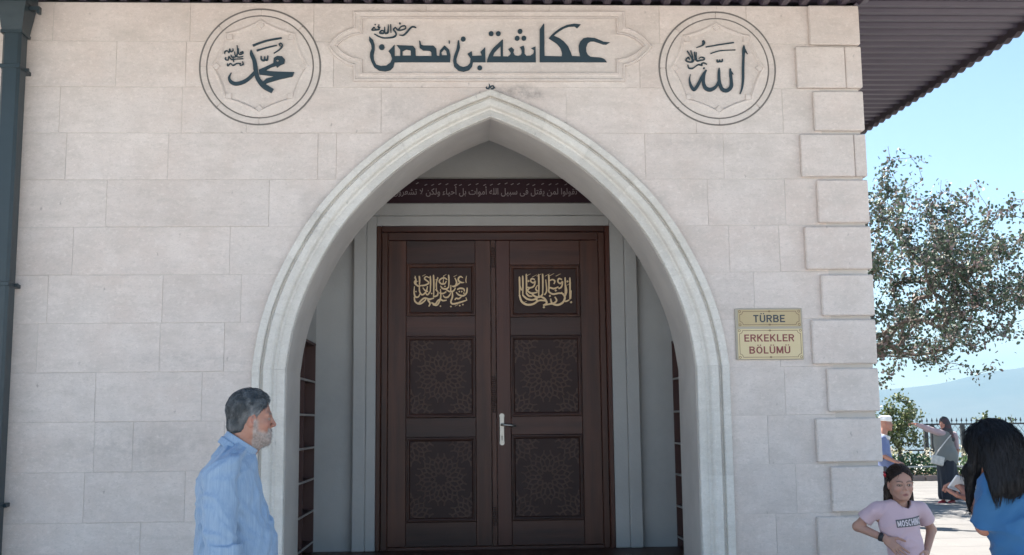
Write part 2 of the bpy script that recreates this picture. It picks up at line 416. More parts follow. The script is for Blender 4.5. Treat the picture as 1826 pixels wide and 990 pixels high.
# side wall and rear of the building, plain
MB().box((XC-.5, .6, 0), (XC-.041, 5.7, ZTOP-.004)).build('side_wall', SMOOTH, bld)
MB().box((XL, 5.2, 0), (XC-.51, 5.7, ZTOP-.004)).build('rear_wall', SMOOTH, bld)

# ------------------------------------------------------------ roof
EX0, EY1 = at(1826, 40, 0), None
zE = ZTOP+.01
def at_z(px, py, Z):
    d = _f*FPX + CR*(px-913) - CU*(py-495); return CAMP+d*((Z-CAMP.z)/d.z)
p1, p2 = at_z(1826, 44, zE), at_z(1545, 225, zE)
def ex(Y): return p1.x+(p2.x-p1.x)*(Y-p1.y)/(p2.y-p1.y)
print('eave', p1, p2, 'corner', XC, 'apex', AX, ZA, ZS, W0)
YF, YB, XLr = -1.60, 7.0, -8.0
roof = MB()
RZ = 1.15
roof.add([(XLr, YF, zE+.11), (ex(YF), YF, zE+.11), (ex(YB), YB, zE+.11), (XLr, YB, zE+.11), (XLr, 2.7, zE+.11+1.6), (-.5, 2.7, zE+.11+1.6)], [(0,1,5,4),(1,2,5),(2,3,4,5),(0,4,3)])
roof.box((XLr, YF+.03, zE+.075), (3.9, YB, zE+.10))
roof_o = roof.build('roof', ROOF, bld)
# side soffit: corrugated sheets, ribs along X
per = .142
def wave(t):
    t = t % 1.0
    if t < .30: return 0.
    if t < .42: return (t-.30)/.12
    if t < .88: return 1.
    return 1-(t-.88)/.12
keys = [0, .30, .42, .88]
def corr(y0, y1, x0f, x1f, z, amp, name, m, parent, axis='y'):
    ys = []; k = math.floor(y0/per)
    while k*per < y1:
        for q in keys:
            y = (k+q)*per
            if y0 <= y < y1: ys.append(y)
        k += 1
    ys = [y0]+ys+[y1]; vs = []; fs = []
    for y in ys:
        zz = z+wave(y/per)*amp; a, b = x0f(y), x1f(y)
        P = [(a, y, zz), (b, y, zz), (b, y, zz+.006), (a, y, zz+.006)]
        if axis == 'x': P = [(p[1], p[0], p[2]) for p in P]
        vs += P
    n = len(ys)
    for i in range(n-1):
        for j in range(4): fs.append((i*4+j, (i+1)*4+j, (i+1)*4+(j+1) % 4, i*4+(j+1) % 4))
    fs += [(0,1,2,3), tuple(range((n-1)*4, n*4))[::-1]]
    m_ = MB(); m_.add(vs, fs); return m_.build(name, m, parent, fix=True)
y = YF+.05; kk = 0
while y < 6.9:
    y2 = y+7*per
    corr(y, y2-.002, lambda t: max(XC-.02, XC+(-t)*1.0 if t < 0 else XC-.02) , lambda t: ex(t)-.02, zE+rnd.uniform(0, .002), .026, 'soffit_sheet', ROOF, roof_o)
    y = y2
x = XLr
while x < ex(YF):
    x2 = min(x+7*per, ex(YF))
    corr(x, x2-.002, lambda t: YF+.03, lambda t: 0.013 if t < XC else min(.01, -(t-XC)*1.0), zE+rnd.uniform(-.004, -.002), .026, 'soffit_sheet', ROOF, roof_o, 'x')
    x = x2
# eave edge with the wavy ends of the roofing
m_ = MB(); y = YF
while y < 6.9:
    for k in range(6):
        a = y+per*k/6; b = y+per*(k+1)/6
        def bz(t):
            s_ = (t/per) % 1.0; return zE-.028-.026*abs(sin(pi*s_))
        xa, xb = ex(a), ex(b)
        m_.add([(xa-.02, a, bz(a)), (xb-.02, b, bz(b)), (xb-.02, b, zE+.10), (xa-.02, a, zE+.10), (xa+.03, a, bz(a)), (xb+.03, b, bz(b)), (xb+.03, b, zE+.13), (xa+.03, a, zE+.13)],
               [(0,1,2,3),(4,7,6,5),(0,4,5,1),(3,2,6,7)])
    y += per
m_.build('eave_edge', ROOFD, roof_o, fix=True)
MB().box((XLr, YF-.03, zE-.05), (ex(YF)+.03, YF+.02, zE+.13)).build('eave_edge', ROOFD, roof_o)

# ------------------------------------------------------------ downpipe
dp = empty('downpipe', (0, 0, 0)); dp.parent = bld
px0 = at(41, 200, -.12).x
PR = .062; xp = at(20.5, 215, -.12).x+.0
pw = .062
m_ = MB(); m_.box((xp-pw, -.19, 0.0), (xp+pw, -.06, 4.28), .018); m_.build('pipe', PIPE, dp)
m_ = MB()
def frust(mb_, z0, z1, h0, h1, d0, d1, yc=-.125):
    v = [(xp-h0, yc-d0, z0), (xp+h0, yc-d0, z0), (xp+h0, yc+d0, z0), (xp-h0, yc+d0, z0), (xp-h1, yc-d1, z1), (xp+h1, yc-d1, z1), (xp+h1, yc+d1, z1), (xp-h1, yc+d1, z1)]
    mb_.add(v, [(0,3,2,1),(4,5,6,7),(0,1,5,4),(1,2,6,5),(2,3,7,6),(3,0,4,7)])
frust(m_, 4.25, 4.27, .074, .074, .073, .073); frust(m_, 4.27, 4.46, .068, .094, .068, .095); frust(m_, 4.46, 4.62, .099, .102, .099, .104)
m_.box((xp+.095, -.16, 4.425), (xp+.165, -.12, 4.45)); m_.box((xp+.147, -.16, 4.402), (xp+.165, -.12, 4.4251))
m_.build('hopper', PIPE, dp)
for zz in (at(22, 133, 0).z, at(15, 512, 0).z, at(15, 900, 0).z):
    m_ = MB(); m_.box((xp-pw-.006, -.196, zz-.014), (xp+pw+.006, 0.001, zz+.014), .003)
    m_.tube([(xp+pw+.004, -.10, zz), (xp+pw+.028, -.10, zz)], .012, 8); m_.tube([(xp-pw-.028, -.10, zz), (xp-pw-.004, -.10, zz)], .012, 8)
    m_.build('bracket', PIPE, dp)
# ------------------------------------------------------------ PORCH behind the arch
YB_ = 1.65; FZ = at(900, 979, YB_).z
PXL, PXR = at(562, 750, YB_).x, at(1201, 750, YB_).x
print('porch', FZ, PXL, PXR, AX-half_in(1.5), AX+half_in(1.5))
por = empty('porch', (0, 0, 0)); por.parent = bld
MB().box((PXL-.3, YB_, FZ-.3), (PXR+.3, YB_+.2, 4.2)).build('back_wall', PLASTER, por)
RT0 = at(566, 617, 1.6).z+.022
for a, b in ((PXL-.3, PXL), (PXR, PXR+.3)):
    MB().box((a, .603, RT0), (b, YB_-.001, 4.2)).build('porch_side_wall', PLASTER, por)
    MB().box(((a-.0 if a < 0 else b-.035), .603, FZ-.3), ((a+.035 if a < 0 else b), YB_-.001, RT0-.001)).build('porch_side_wall', PLASTER, por)
MB().box((PXL-.3, .604, 4.2), (PXR+.3, YB_+.2, 4.35)).build('porch_ceiling', PLASTER, por)
fl = tag(MB().box((PXL-.3, .0, FZ-.12), (PXR+.3, YB_-.001, FZ-.001)).build('porch_floor', WOODH, None), None, None, None, 'structure')
tag(MB().box((AX-half_in(1)+.005, -.30, 0.003), (AX+half_in(1)-.005, .0, FZ-.06)).box((AX-2.0, -.75, .002), (AX+2.0, -.301, .34)).box((AX-2.2, -1.15, .001), (AX+2.2, -.751, .17)).build('entrance_steps', SMOOTH, None), None, None, None, 'structure')
def AB(px, py, Y=YB_): return at(px, py, Y)
# stone surround with a stepped moulding
def rectring(mbx, x0, x1, z0, z1, w0, ya, w1, yb, yback):
    """three-sided (left, top, right) band from outer rect inwards"""
    for (a, b, c, d) in ((x0, z0, x0+w0, z1), (x1-w0, z0, x1, z1), (x0+w0, z1-w0, x1-w0, z1)):
        mbx.box((a, ya, b), (c, yback, d), .004)
sxl, sxr, szt = AB(630, 700).x, AB(1139, 700).x, AB(860, 365).z
dxl, dxr, dzt = AB(671, 700).x, AB(1091, 700).x, AB(860, 405).z
sur = empty('door_surround'); sur.parent = bld
st = .105
for nm, a, b, c, d in (('jamb_stone', sxl, FZ, sxl+st, szt), ('jamb_stone', sxr-st, FZ, sxr, szt), ('lintel_stone', sxl+st+.001, szt-st, sxr-st-.001, szt)):
    MB().box((a, YB_-.075, b), (c, YB_-.002, d), .008).build(nm, PLASTER, sur)
for nm, a, b, c, d in (('jamb_stone', sxl+st+.001, FZ, dxl-.001, szt-st-.001), ('jamb_stone', dxr+.001, FZ, sxr-st-.001, szt-st-.001), ('lintel_stone', dxl, dzt+.001, dxr, szt-st-.001)):
    MB().box((a, YB_-.055, b), (c, YB_-.002, d), .006).build(nm, PLASTER, sur)
# inscription board
bz0, bz1 = AB(860, 363, YB_-.06).z, AB(860, 319, YB_-.06).z
board = MB().box((PXL+.02, YB_-.06, bz0), (PXR-.02, YB_-.001, bz1), .006).build('inscription_board', BOARD, bld)

def ribbon(pts, closed=False):
    """polyline (x,z,width) -> outline, smoothed by Catmull-Rom"""
    q = [np.array(p, float) for p in pts]; out = []
    n = len(q)
    for i in range(n-1):
        p0, p1_, p2_, p3 = q[max(i-1, 0)], q[i], q[i+1], q[min(i+2, n-1)]
        st_ = 6 if n > 2 else 2
        for k in range(st_):
            t = k/st_; out.append(.5*((2*p1_)+(-p0+p2_)*t+(2*p0-5*p1_+4*p2_-p3)*t*t+(-p0+3*p1_-3*p2_+p3)*t**3))
    out.append(q[-1]); return out
# ---- lettering helpers (Arabic presentation forms in visual order)
AR = {'ا':(0xFE8D,2),'أ':(0xFE83,2),'إ':(0xFE87,2),'آ':(0xFE81,2),'ب':(0xFE8F,4),'ة':(0xFE93,2),'ت':(0xFE95,4),'ث':(0xFE99,4),'ج':(0xFE9D,4),'ح':(0xFEA1,4),'خ':(0xFEA5,4),'د':(0xFEA9,2),'ذ':(0xFEAB,2),'ر':(0xFEAD,2),'ز':(0xFEAF,2),
      'س':(0xFEB1,4),'ش':(0xFEB5,4),'ص':(0xFEB9,4),'ض':(0xFEBD,4),'ط':(0xFEC1,4),'ع':(0xFEC9,4),'غ':(0xFECD,4),'ف':(0xFED1,4),'ق':(0xFED5,4),'ك':(0xFED9,4),'ل':(0xFEDD,4),'م':(0xFEE1,4),'ن':(0xFEE5,4),'ه':(0xFEE9,4),'و':(0xFEED,2),'ى':(0xFEEF,2),'ي':(0xFEF1,4),'ء':(0xFE80,1)}
def shape_ar(s):
    """letters with their marks -> visual (left to right) string of presentation forms"""
    cl = []
    for ch in s:
        if 0x64B <= ord(ch) <= 0x652: cl[-1][1] += ch
        else: cl.append([ch, ''])
    out = []; i = 0; prev = False
    while i < len(cl):
        ch, mk = cl[i]
        if ch not in AR: out.append(ch); prev = False; i += 1; continue
        nxt = cl[i+1][0] if i+1 < len(cl) else ' '
        if ch == 'ل' and nxt in 'اأ':
            base = {'ا': 0xFEFB, 'أ': 0xFEF7}[nxt]; out.append(chr(base+(1 if prev else 0))); prev = False; i += 2; continue
        b, nf = AR[ch]; jn = nf == 4 and nxt in AR and nxt != 'ء'
        k = (3 if jn else 1) if prev else (2 if jn else 0)
        if nf == 1: k = 0
        out.append(chr(b+k)); prev = jn; i += 1
    return ''.join(out[::-1])
def text_mesh(body, size, depth=.002, align='CENTER', shear=0, offset=0., space=1.0, res=3):
    c = bpy.data.curves.new('lettering', 'FONT'); c.body = body; c.size = size; c.extrude = depth; c.align_x = align
    c.resolution_u = res; c.offset = offset; c.shear = shear; c.space_character = space
    o = bpy.data.objects.new('lettering', c); COL.objects.link(o); bpy.context.view_layer.update()
    me = bpy.data.meshes.new_from_object(o.evaluated_get(bpy.context.evaluated_depsgraph_get()))
    bpy.data.objects.remove(o); me.materials.clear(); return me
def put_text(name, body, m, parent, px0, px1, py0, py1, Y, depth=.002, offset=0., space=1.0, keep=False, res=3):
    """fit a line of writing into a rectangle of the wall plane at y=Y"""
    me = text_mesh(body, 1, depth, 'LEFT', 0, offset, space, res)
    n = len(me.vertices); co = np.empty(n*3); me.vertices.foreach_get('co', co); co = co.reshape(-1, 3)
    a, b = at(px0, py1, Y), at(px1, py0, Y); lo, hi = co.min(0), co.max(0)
    x = a.x+(co[:, 0]-lo[0])/(hi[0]-lo[0])*(b.x-a.x); z = a.z+(co[:, 1]-lo[1])/(hi[1]-lo[1])*(b.z-a.z)
    c2 = np.stack([x, Y-co[:, 2], z], 1); me.vertices.foreach_set('co', c2.ravel()); me.update()
    return link(name, me, m, parent)
put_text('lettering', shape_ar('تقولوا لمن يقتل فى سبيل الله أموات بل أحياء ولكن لا تشعرون'), FADED, board, 701, 1029, 332, 351, YB_-.0605, .0012, .004)
# small vowel strokes over the line of writing
m_ = MB()
for i in range(26):
    p = at(702+i*13.1+rnd.uniform(-3, 3), 329+rnd.uniform(-1.5, 2), YB_-.061); m_.prism([(p.x, p.z), (p.x+.004, p.z-.005), (p.x+.026, p.z+.006), (p.x+.022, p.z+.011)], p.y-.001, p.y)
m_.build('vowel_strokes', FADED, board, fix=True)

# ------------------------------------------------------------ door
DY = YB_-.0                                       # plane of the wall
fr = empty('door_frame'); fr.parent = bld
def fbar(mx, a, b, c, d, ya, bev=.004): mx.box((a, ya, b), (c, YB_-.003, d), bev)
W1 = .040; W2 = .055
for nm, (a, b, c, d), y, mt in (('frame_post', (dxl, FZ, dxl+W1, dzt), -.060, WOOD), ('frame_post', (dxr-W1, FZ, dxr, dzt), -.060, RED), ('frame_head', (dxl+W1+.001, dzt-W1-.01, dxr-W1-.001, dzt), -.060, WOODH),
                            ('frame_post', (dxl+W1+.001, FZ, dxl+W1+W2, dzt-W1-.011), -.038, WOOD), ('frame_post', (dxr-W1-W2, FZ, dxr-W1-.001, dzt-W1-.011), -.038, WOOD), ('frame_head', (dxl+W1+W2+.001, dzt-W1-.08, dxr-W1-W2-.001, dzt-W1-.011), -.038, WOODH)):
    MB().box((a, YB_+y, b), (c, YB_-.003, d), .006).build(nm, mt, fr)
MB().box((dxl+W1+W2+.001, YB_-.05, FZ), (dxr-W1-W2-.001, YB_-.003, FZ+.028), .004).build('threshold', WOODH, fr)
LZ0, LZ1 = FZ+.030, dzt-W1-.082
YL = YB_-.028                                     # face of the leaves
def px_x(p): return at(p, 700, YL).x
def py_z(p, x=870): return at(x, p, YL).z
def star_lattice(x0, x1, z0, z1, y):
    """interlaced strapwork: rosettes of ten joined by small stars, cut to the panel"""
    segs = []; cx, cz = (x0+x1)/2, (z0+z1)/2; R = (x1-x0)*.30
    def P(c, r, a): return (c[0]+r*cos(a), c[1]+r*sin(a))
    n = 10
    cs = [(cx, cz)]+[(cx+sx*R*1.80, cz+sz*R*2.10) for sx in (-1, 1) for sz in (-1, 1)]
    for c in cs:
        for k in range(n):
            a = 2*pi*k/n+pi/2; h = pi/n
            segs += [(P(c, .30*R, a-h), P(c, .46*R, a)), (P(c, .46*R, a), P(c, .30*R, a+h))]
            segs += [(P(c, .46*R, a), P(c, .62*R, a+.55*h)), (P(c, .46*R, a), P(c, .62*R, a-.55*h))]
            segs += [(P(c, .62*R, a+.55*h), P(c, .86*R, a+.58*h)), (P(c, .62*R, a-.55*h), P(c, .86*R, a-.58*h))]
            segs += [(P(c, .62*R, a+.55*h), P(c, .62*R, a+1.45*h))]
            segs += [(P(c, .86*R, a+.58*h), P(c, 1.03*R, a)), (P(c, .86*R, a-.58*h), P(c, 1.03*R, a))]
            segs += [(P(c, .86*R, a+.58*h), P(c, 1.08*R, a+h)), (P(c, .86*R, a+1.42*h), P(c, 1.08*R, a+h))]
            segs += [(P(c, 1.03*R, a), P(c, 1.22*R, a+.5*h)), (P(c, 1.03*R, a), P(c, 1.22*R, a-.5*h)), (P(c, 1.22*R, a+.5*h), P(c, 1.08*R, a+h)), (P(c, 1.22*R, a+1.5*h), P(c, 1.08*R, a+h))]
            segs += [(P(c, 1.22*R, a+.5*h), P(c, 1.42*R, a+.35*h)), (P(c, 1.22*R, a-.5*h), P(c, 1.42*R, a-.35*h))]
    def inside(p, c0): return True
    out = []
    for p, q in segs:
        # Liang-Barsky
        dx, dz = q[0]-p[0], q[1]-p[1]; t0, t1 = 0., 1.; ok = True
        for pp, qq in ((-dx, p[0]-x0), (dx, x1-p[0]), (-dz, p[1]-z0), (dz, z1-p[1])):
            if abs(pp) < 1e-9:
                if qq < 0: ok = False
            else:
                r = qq/pp
                if pp < 0: t0 = max(t0, r)
                else: t1 = min(t1, r)
        if not ok or t0 >= t1: continue
        out.append(((p[0]+dx*t0, p[1]+dz*t0), (p[0]+dx*t1, p[1]+dz*t1)))
    # drop the centre rosette's strap ends that run over the corner rosettes and the other way round
    def keep(s):
        m = ((s[0][0]+s[1][0])/2, (s[0][1]+s[1][1])/2); d = [math.dist(m, c) for c in cs]
        return min(d) < 1.5*R
    m_ = MB(); hw = .0046; k = 0
    for p, q in out:
        if not keep((p, q)): continue
        L = math.dist(p, q)
        if L < .004: continue
        dx, dz = (q[0]-p[0])/L, (q[1]-p[1])/L; nx, nz = -dz*hw, dx*hw; yy = y-.0050-.0003*(k % 4); k += 1
        m_.add([(p[0]+nx, yy, p[1]+nz), (q[0]+nx, yy, q[1]+nz), (q[0]-nx, yy, q[1]-nz), (p[0]-nx, yy, p[1]-nz),
                (p[0]+nx*1.3, y, p[1]+nz*1.3), (q[0]+nx*1.3, y, q[1]+nz*1.3), (q[0]-nx*1.3, y, q[1]-nz*1.3), (p[0]-nx*1.3, y, p[1]-nz*1.3)],
               [(0,1,2,3),(4,5,1,0),(6,7,3,2)])
    return m_
def panel_frame(x0, x1, z0, z1, yo, yi, wd=.034):
    """moulded picture-frame round a sunk panel"""
    lv = [(0, yo-.001), (.004, yo-.012), (.012, yo-.013), (.016, yo-.004), (.024, yo-.002), (wd, yi)]
    m_ = MB(); vs = []
    for d, y in lv: vs += [(x0+d, y, z0+d), (x1-d, y, z0+d), (x1-d, y, z1-d), (x0+d, y, z1-d)]
    m_.add(vs, [(4*i+j, 4*i+(j+1) % 4, 4*(i+1)+(j+1) % 4, 4*(i+1)+j) for i in range(len(lv)-1) for j in range(4)])
    return m_
leaves = []
for side_, lx0, lx1, pans in ((0, dxl+W1+W2+.002, px_x(876), [(723, 848, 470, 563), (724.5, 848.5, 599, 744), (725, 849, 779, 930)]),
                          (1, px_x(886), dxr-W1-W2-.002, [(908, 1033, 473, 566), (911.5, 1038, 599, 743), (914, 1043, 776, 929)])):
    lf = empty('door_leaf'); lf.parent = bld; leaves.append(lf)
    X = [(px_x((a+b)/2)-abs(px_x(b)-px_x(a))/2, px_x((a+b)/2)+abs(px_x(b)-px_x(a))/2) for a, b, _, _ in pans]
    xa, xb = sum(x[0] for x in X)/3, sum(x[1] for x in X)/3
    lf['label'] = ('left' if side_ == 0 else 'right')+' leaf of the carved mahogany double door'+('' if side_ == 0 else ' with the metal handle')
    MB().box((lx0, YL, LZ0), (xa-.001, YL+.02, LZ1), .003).build('stile', WOOD if side_ == 0 else RED, lf)
    MB().box((xb+.001, YL, LZ0), (lx1, YL+.02, LZ1), .003).build('stile', WOOD, lf)
    Z = [(py_z(d), py_z(c)) for _, _, c, d in pans]
    edges = [LZ1]+[v for z in Z for v in (z[1], z[0])]+[LZ0]
    for i in range(0, 8, 2): MB().box((xa, YL+.001, edges[i+1]+.001), (xb, YL+.02, edges[i]-.001), .003).build('rail', WOODH, lf)
    for i, (zb, zt) in enumerate(Z):
        pf = panel_frame(xa, xb, zb, zt, YL, YL+.014); fo = pf.build('panel_frame', WOODH if i else WOOD, lf, fix=False)
        pw_ = MB().box((xa+.033, YL+.0135, zb+.033), (xb-.033, YL+.019, zt-.033)); 
        pn = pw_.build('panel', LATT, lf)
        if i: star_lattice(xa+.036, xb-.036, zb+.036, zt-.036, YL+.0135).build('strapwork', STRAP, lf, fix=True)
g_ = YL+.010
# gilded inscriptions in interlaced thuluth, drawn stroke by stroke
def gild(lf, x0, y0, sc_, strokes, dots, lines):
    """strokes in enlarged pixels from (x0, y0); sc_ enlarged pixels per photo pixel"""
    k = 0; m_ = MB()
    def pt(x, y): p = at(x0+x/sc_, y0+y/sc_, g_); return np.array((p.x, p.z))
    mpx = (9.05/1934.)/sc_
    for st_ in strokes:
        q = ribbon([(*pt(a, b), w*mpx) for a, b, w in st_]); n = len(q); Lp, Rp = [], []
        for i in range(n):
            q[i][2] *= .86; tg = q[min(i+1, n-1)][:2]-q[max(i-1, 0)][:2]; tg = tg/(np.linalg.norm(tg)+1e-9); nn = np.array([-tg[1], tg[0]])*max(q[i][2], .0015)/2; Lp.append(q[i][:2]+nn); Rp.append(q[i][:2]-nn)
        y = g_-.005-.00015*(k % 12); k += 1
        V = [(v[0], y, v[1]) for v in Lp+Rp]+[(v[0], g_, v[1]) for v in Lp+Rp]; F_ = []
        for i in range(n-1): F_ += [(i, i+1, n+i+1, n+i), (i, 2*n+i, 2*n+i+1, i+1), (n+i, n+i+1, 3*n+i+1, 3*n+i)]
        m_.add(V, F_)
    for a, b in dots:
        c = pt(a, b); r = 7*mpx; m_.prism([(c[0]-r, c[1]), (c[0], c[1]-r), (c[0]+r, c[1]), (c[0], c[1]+r)], g_-.0045, g_)
    for a, b in lines:
        p, q = pt(a, b), pt(a+26, b-12); m_.prism([(p[0], p[1]), (p[0]+.001, p[1]-.004), (q[0], q[1]-.002), (q[0], q[1]+.001)], g_-.004, g_)
    m_.build('gilded_lettering', GOLD, lf, fix=True)
U = lambda x, y, h, w=13: [(x-3, y, 5), (x, y+8, w), (x+2, y+h*.5, w), (x, y+h, w*.7)]
# left leaf, traced in the enlargement (660,390) at 4.304
gild(leaves[0], 660, 390, 4.304, [
 [(740,440,5),(735,470,8),(738,495,5)], [(712,455,6),(695,445,12),(680,455,14),(678,475,14),(700,490,14),(722,490,6)], [(690,492,12),(662,512,15),(640,520,12)], [(650,455,8),(664,490,14),(650,520,14),(628,518,9)],
 U(603,432,100), [(603,525,12),(585,540,15),(555,535,14),(540,515,8)], [(592,470,8),(570,455,12),(545,462,12),(530,480,12),(545,500,14),(572,500,12),(585,480,8)], [(566,440,5),(560,500,8)],
 U(487,435,170), U(462,440,120), [(462,560,12),(440,585,12),(425,570,9)], [(487,600,12),(515,590,14),(520,560,9),(500,545,8)], [(455,455,7),(430,445,10),(418,462,12),(440,480,12),(450,495,12),(425,510,14),(395,515,12)],
 [(345,440,7),(352,475,13),(350,500,14),(370,518,14),(395,512,10)], U(378,440,70), [(340,520,6),(338,570,12),(348,600,15),(370,600,12),(385,575,9)], [(350,470,6),(340,490,12),(352,510,10)], [(378,520,10),(380,560,13),(400,585,13),(430,560,12),(440,520,9)], [(405,530,8),(420,550,12),(445,560,10)],
 [(745,530,10),(740,570,14),(715,592,15),(680,585,14),(660,565,10)], [(668,545,12),(690,535,14),(718,540,13),(725,560,10)], [(655,530,8),(640,555,13),(610,560,14),(585,545,10)], [(630,560,10),(632,600,14),(620,640,14),(640,655,15),(700,640,14),(745,625,8)],
 [(700,600,8),(680,615,13),(660,612,12),(650,625,10)], [(735,605,6),(742,628,10)], [(620,570,8),(600,600,14),(575,605,13),(560,590,9)], [(588,625,8),(560,630,14),(540,620,13),(520,630,14),(500,655,14),(470,645,12)], [(585,560,10),(560,575,14),(530,570,10)],
 [(470,620,10),(445,625,14),(460,650,14),(450,675,10)], [(490,610,10),(455,618,14),(420,610,14),(395,625,14),(370,652,14),(350,640,8)], [(340,600,10),(345,635,14),(380,655,15),(420,630,12),(430,605,8)], [(540,540,8),(542,600,13),(530,640,13),(510,665,14),(480,660,8)], [(620,510,8),(618,560,12)], [(520,450,8),(508,500,12),(512,560,9)]],
 [(685,560),(703,560),(720,572),(344,455),(540,672),(712,660),(688,668),(575,520),(352,560),(472,575),(620,675)], [(400,440),(560,440),(640,445),(345,490),(500,470),(590,600),(650,670)])
# right leaf, traced in the enlargement (700,460) at 3.094
U3 = lambda x, y, h, w=10: [(x-2, y, 4), (x, y+6, w), (x+1, y+h*.5, w), (x, y+h, w*.7)]
gild(leaves[1], 700, 460, 3.094, [
 U3(978,110,120), [(955,150,6),(960,185,10),(950,215,9)], U3(952,108,90,9), [(975,232,8),(955,240,10),(945,232,5)], [(935,120,8),(918,115,10),(912,130,10),(925,142,9),(938,130,8),(932,160,10),(915,170,10)],
 [(915,160,8),(890,170,11),(868,165,10),(862,185,10),(885,200,11),(920,195,10),(948,200,6)], U3(862,95,95), [(930,190,8),(950,215,12),(940,245,13),(910,260,13),(880,250,12),(872,225,8)],
 U3(828,90,115), U3(806,92,125), [(828,200,10),(815,215,12),(790,215,12),(770,200,10)], [(806,210,9),(838,225,12),(850,250,12),(830,262,8)], U3(738,90,110), U3(718,100,110), U3(700,105,105), [(700,205,11),(712,240,13),(740,258,13),(775,255,12),(810,235,11),(850,238,9)],
 [(718,205,10),(740,225,12),(770,232,11),(800,222,10)], [(738,195,10),(752,210,11),(772,212,8)], [(785,120,8),(768,115,10),(762,128,9),(776,138,9),(787,128,8),(780,155,10),(760,165,10),(735,160,9)], [(760,165,8),(745,180,10),(765,195,11),(800,190,8)],
 [(895,215,8),(905,235,10),(890,250,11),(865,255,10),(835,262,7)], [(860,130,5),(880,120,9),(895,128,9),(890,145,8)], [(845,120,6),(850,180,9),(838,205,9)], [(700,150,10),(712,180,9)], [(800,150,5),(790,170,9),(800,185,9)], [(985,180,8),(982,225,9)]],
 [(750,128),(900,180),(835,272),(795,232),(868,210),(965,130),(985,245)], [(735,100),(795,100),(840,100),(900,100),(865,98),(770,105),(715,250),(960,150)])
# meeting strip with carved block
xs0, xs1 = px_x(876.8), px_x(885.2)
mst = MB().box((xs0, YL-.012, LZ0), (xs1, YL+.02, LZ1), .004).build('meeting_strip', WOOD, bld)
for z0, z1 in ((py_z(736), py_z(670)), (py_z(938), py_z(905)), (py_z(478), py_z(444))):
    m_ = MB(); k = 0; z = z0
    while z < z1:
        m_.box((xs0+.004, YL-.020, z), (xs1-.004, YL-.0125, z+.012), .003); z += .018
    m_.build('carved_block', LATT, mst)
# handle: plate, keyhole, lever
hx = px_x(894.5); hz0, hz1 = py_z(793), py_z(739)
hp = empty('door_handle'); hp.parent = leaves[1]
m_ = MB(); m_.box((hx-.021, YL-.009, hz0+.012), (hx+.021, YL-.0005, hz1-.012), .004)
for zc in (hz0+.014, hz1-.014):
    m_.prism([(hx+.021*cos(t), zc+.021*sin(t)) for t in np.linspace(0, 2*pi, 20)[:-1]], YL-.0085, YL-.0007)
hp = m_.build('handle_plate', METAL, leaves[1], fix=True); bpy.data.objects.remove(bpy.data.objects['door_handle'])
zl = py_z(758)
m_ = MB(); m_.tube([(hx, YL-.008, zl), (hx, YL-.05, zl), (hx+.012, YL-.058, zl), (hx+.06, YL-.058, zl-.004), (hx+.115, YL-.055, zl-.012)], [.012, .010, .010, .010, .009], 10)
m_.build('lever', METAL, leaves[1], smooth=True)
m_ = MB(); m_.box((hx-.004, YL-.0105, hz0+.035), (hx+.004, YL-.0091, hz0+.062)); m_.prism([(hx+.007*cos(t), hz0+.064+.007*sin(t)) for t in np.linspace(0, 2*pi, 14)[:-1]], YL-.0106, YL-.0091)
m_.build('keyhole', SHADE_DIRT, leaves[1], fix=True)  # laid on the plate, coloured dark for the shade inside the hole

# ------------------------------------------------------------ shoe racks and shoes
BRACK = mat('rack_backing', (.075, .03, .024), .55, noise=(4, .5, (.05, .022, .018)), rand=.12)
SHELF = mat('pale_shelf_edge', (.30, .27, .25), .5)
def rack(xf, sg_, lab):
    """open cabinet let into the side wall; xf is its open face, sg_ the way it goes in"""
    HT = at(566, 617, 1.6).z-FZ; dp_ = .26; cx_ = xf+sg_*dp_/2; yc = (.66+YB_)/2
    r = empty('shoe_rack', (cx_, yc, FZ), 0, lab, 'shoe rack', 'shoe racks inside the porch')
    y0, y1 = .625-yc, YB_-.003-yc
    def bx_(d0, d1, a, b, c, d, nm, m):
        p, q = sorted((-sg_*dp_/2+sg_*d0, -sg_*dp_/2+sg_*d1)); MB().box((p, a, c), (q, b, d)).build(nm, m, r)
    bx_(dp_-.012, dp_, y0, y1, 0, HT, 'rack_back', BRACK)
    for yy in (y0, y0+.40, y1-.018): bx_(.002, dp_-.013, yy, yy+.018, 0, HT, 'rack_side', BRACK)
    bx_(0, dp_, y0-.001, y1+.001, HT+.001, HT+.02, 'rack_top', BRACK)
    zs_ = [at(566, q, 1.6).z-FZ for q in (680, 739, 796, 852, 909, 965)]
    for z in zs_:
        for a, b in ((y0+.019, y0+.399), (y0+.419, y1-.019)):
            bx_(.004, dp_-.013, a, b, z-.014, z, 'shelf', BRACK); bx_(-.001, .0035, a-.002, b+.002, z-.015, z+.001, 'shelf_edge', SHELF)
    return zs_
zr = rack(PXL, -1, 'wooden shoe rack on the left side of the porch'); rack(PXR, 1, 'wooden shoe rack on the right side of the porch')
RT = at(566, 617, 1.6).z+.022
SHOE = mat('dark_teal_shoe', (.012, .035, .045), .5)
SOLE = mat('shoe_sole', (.05, .05, .055), .7)
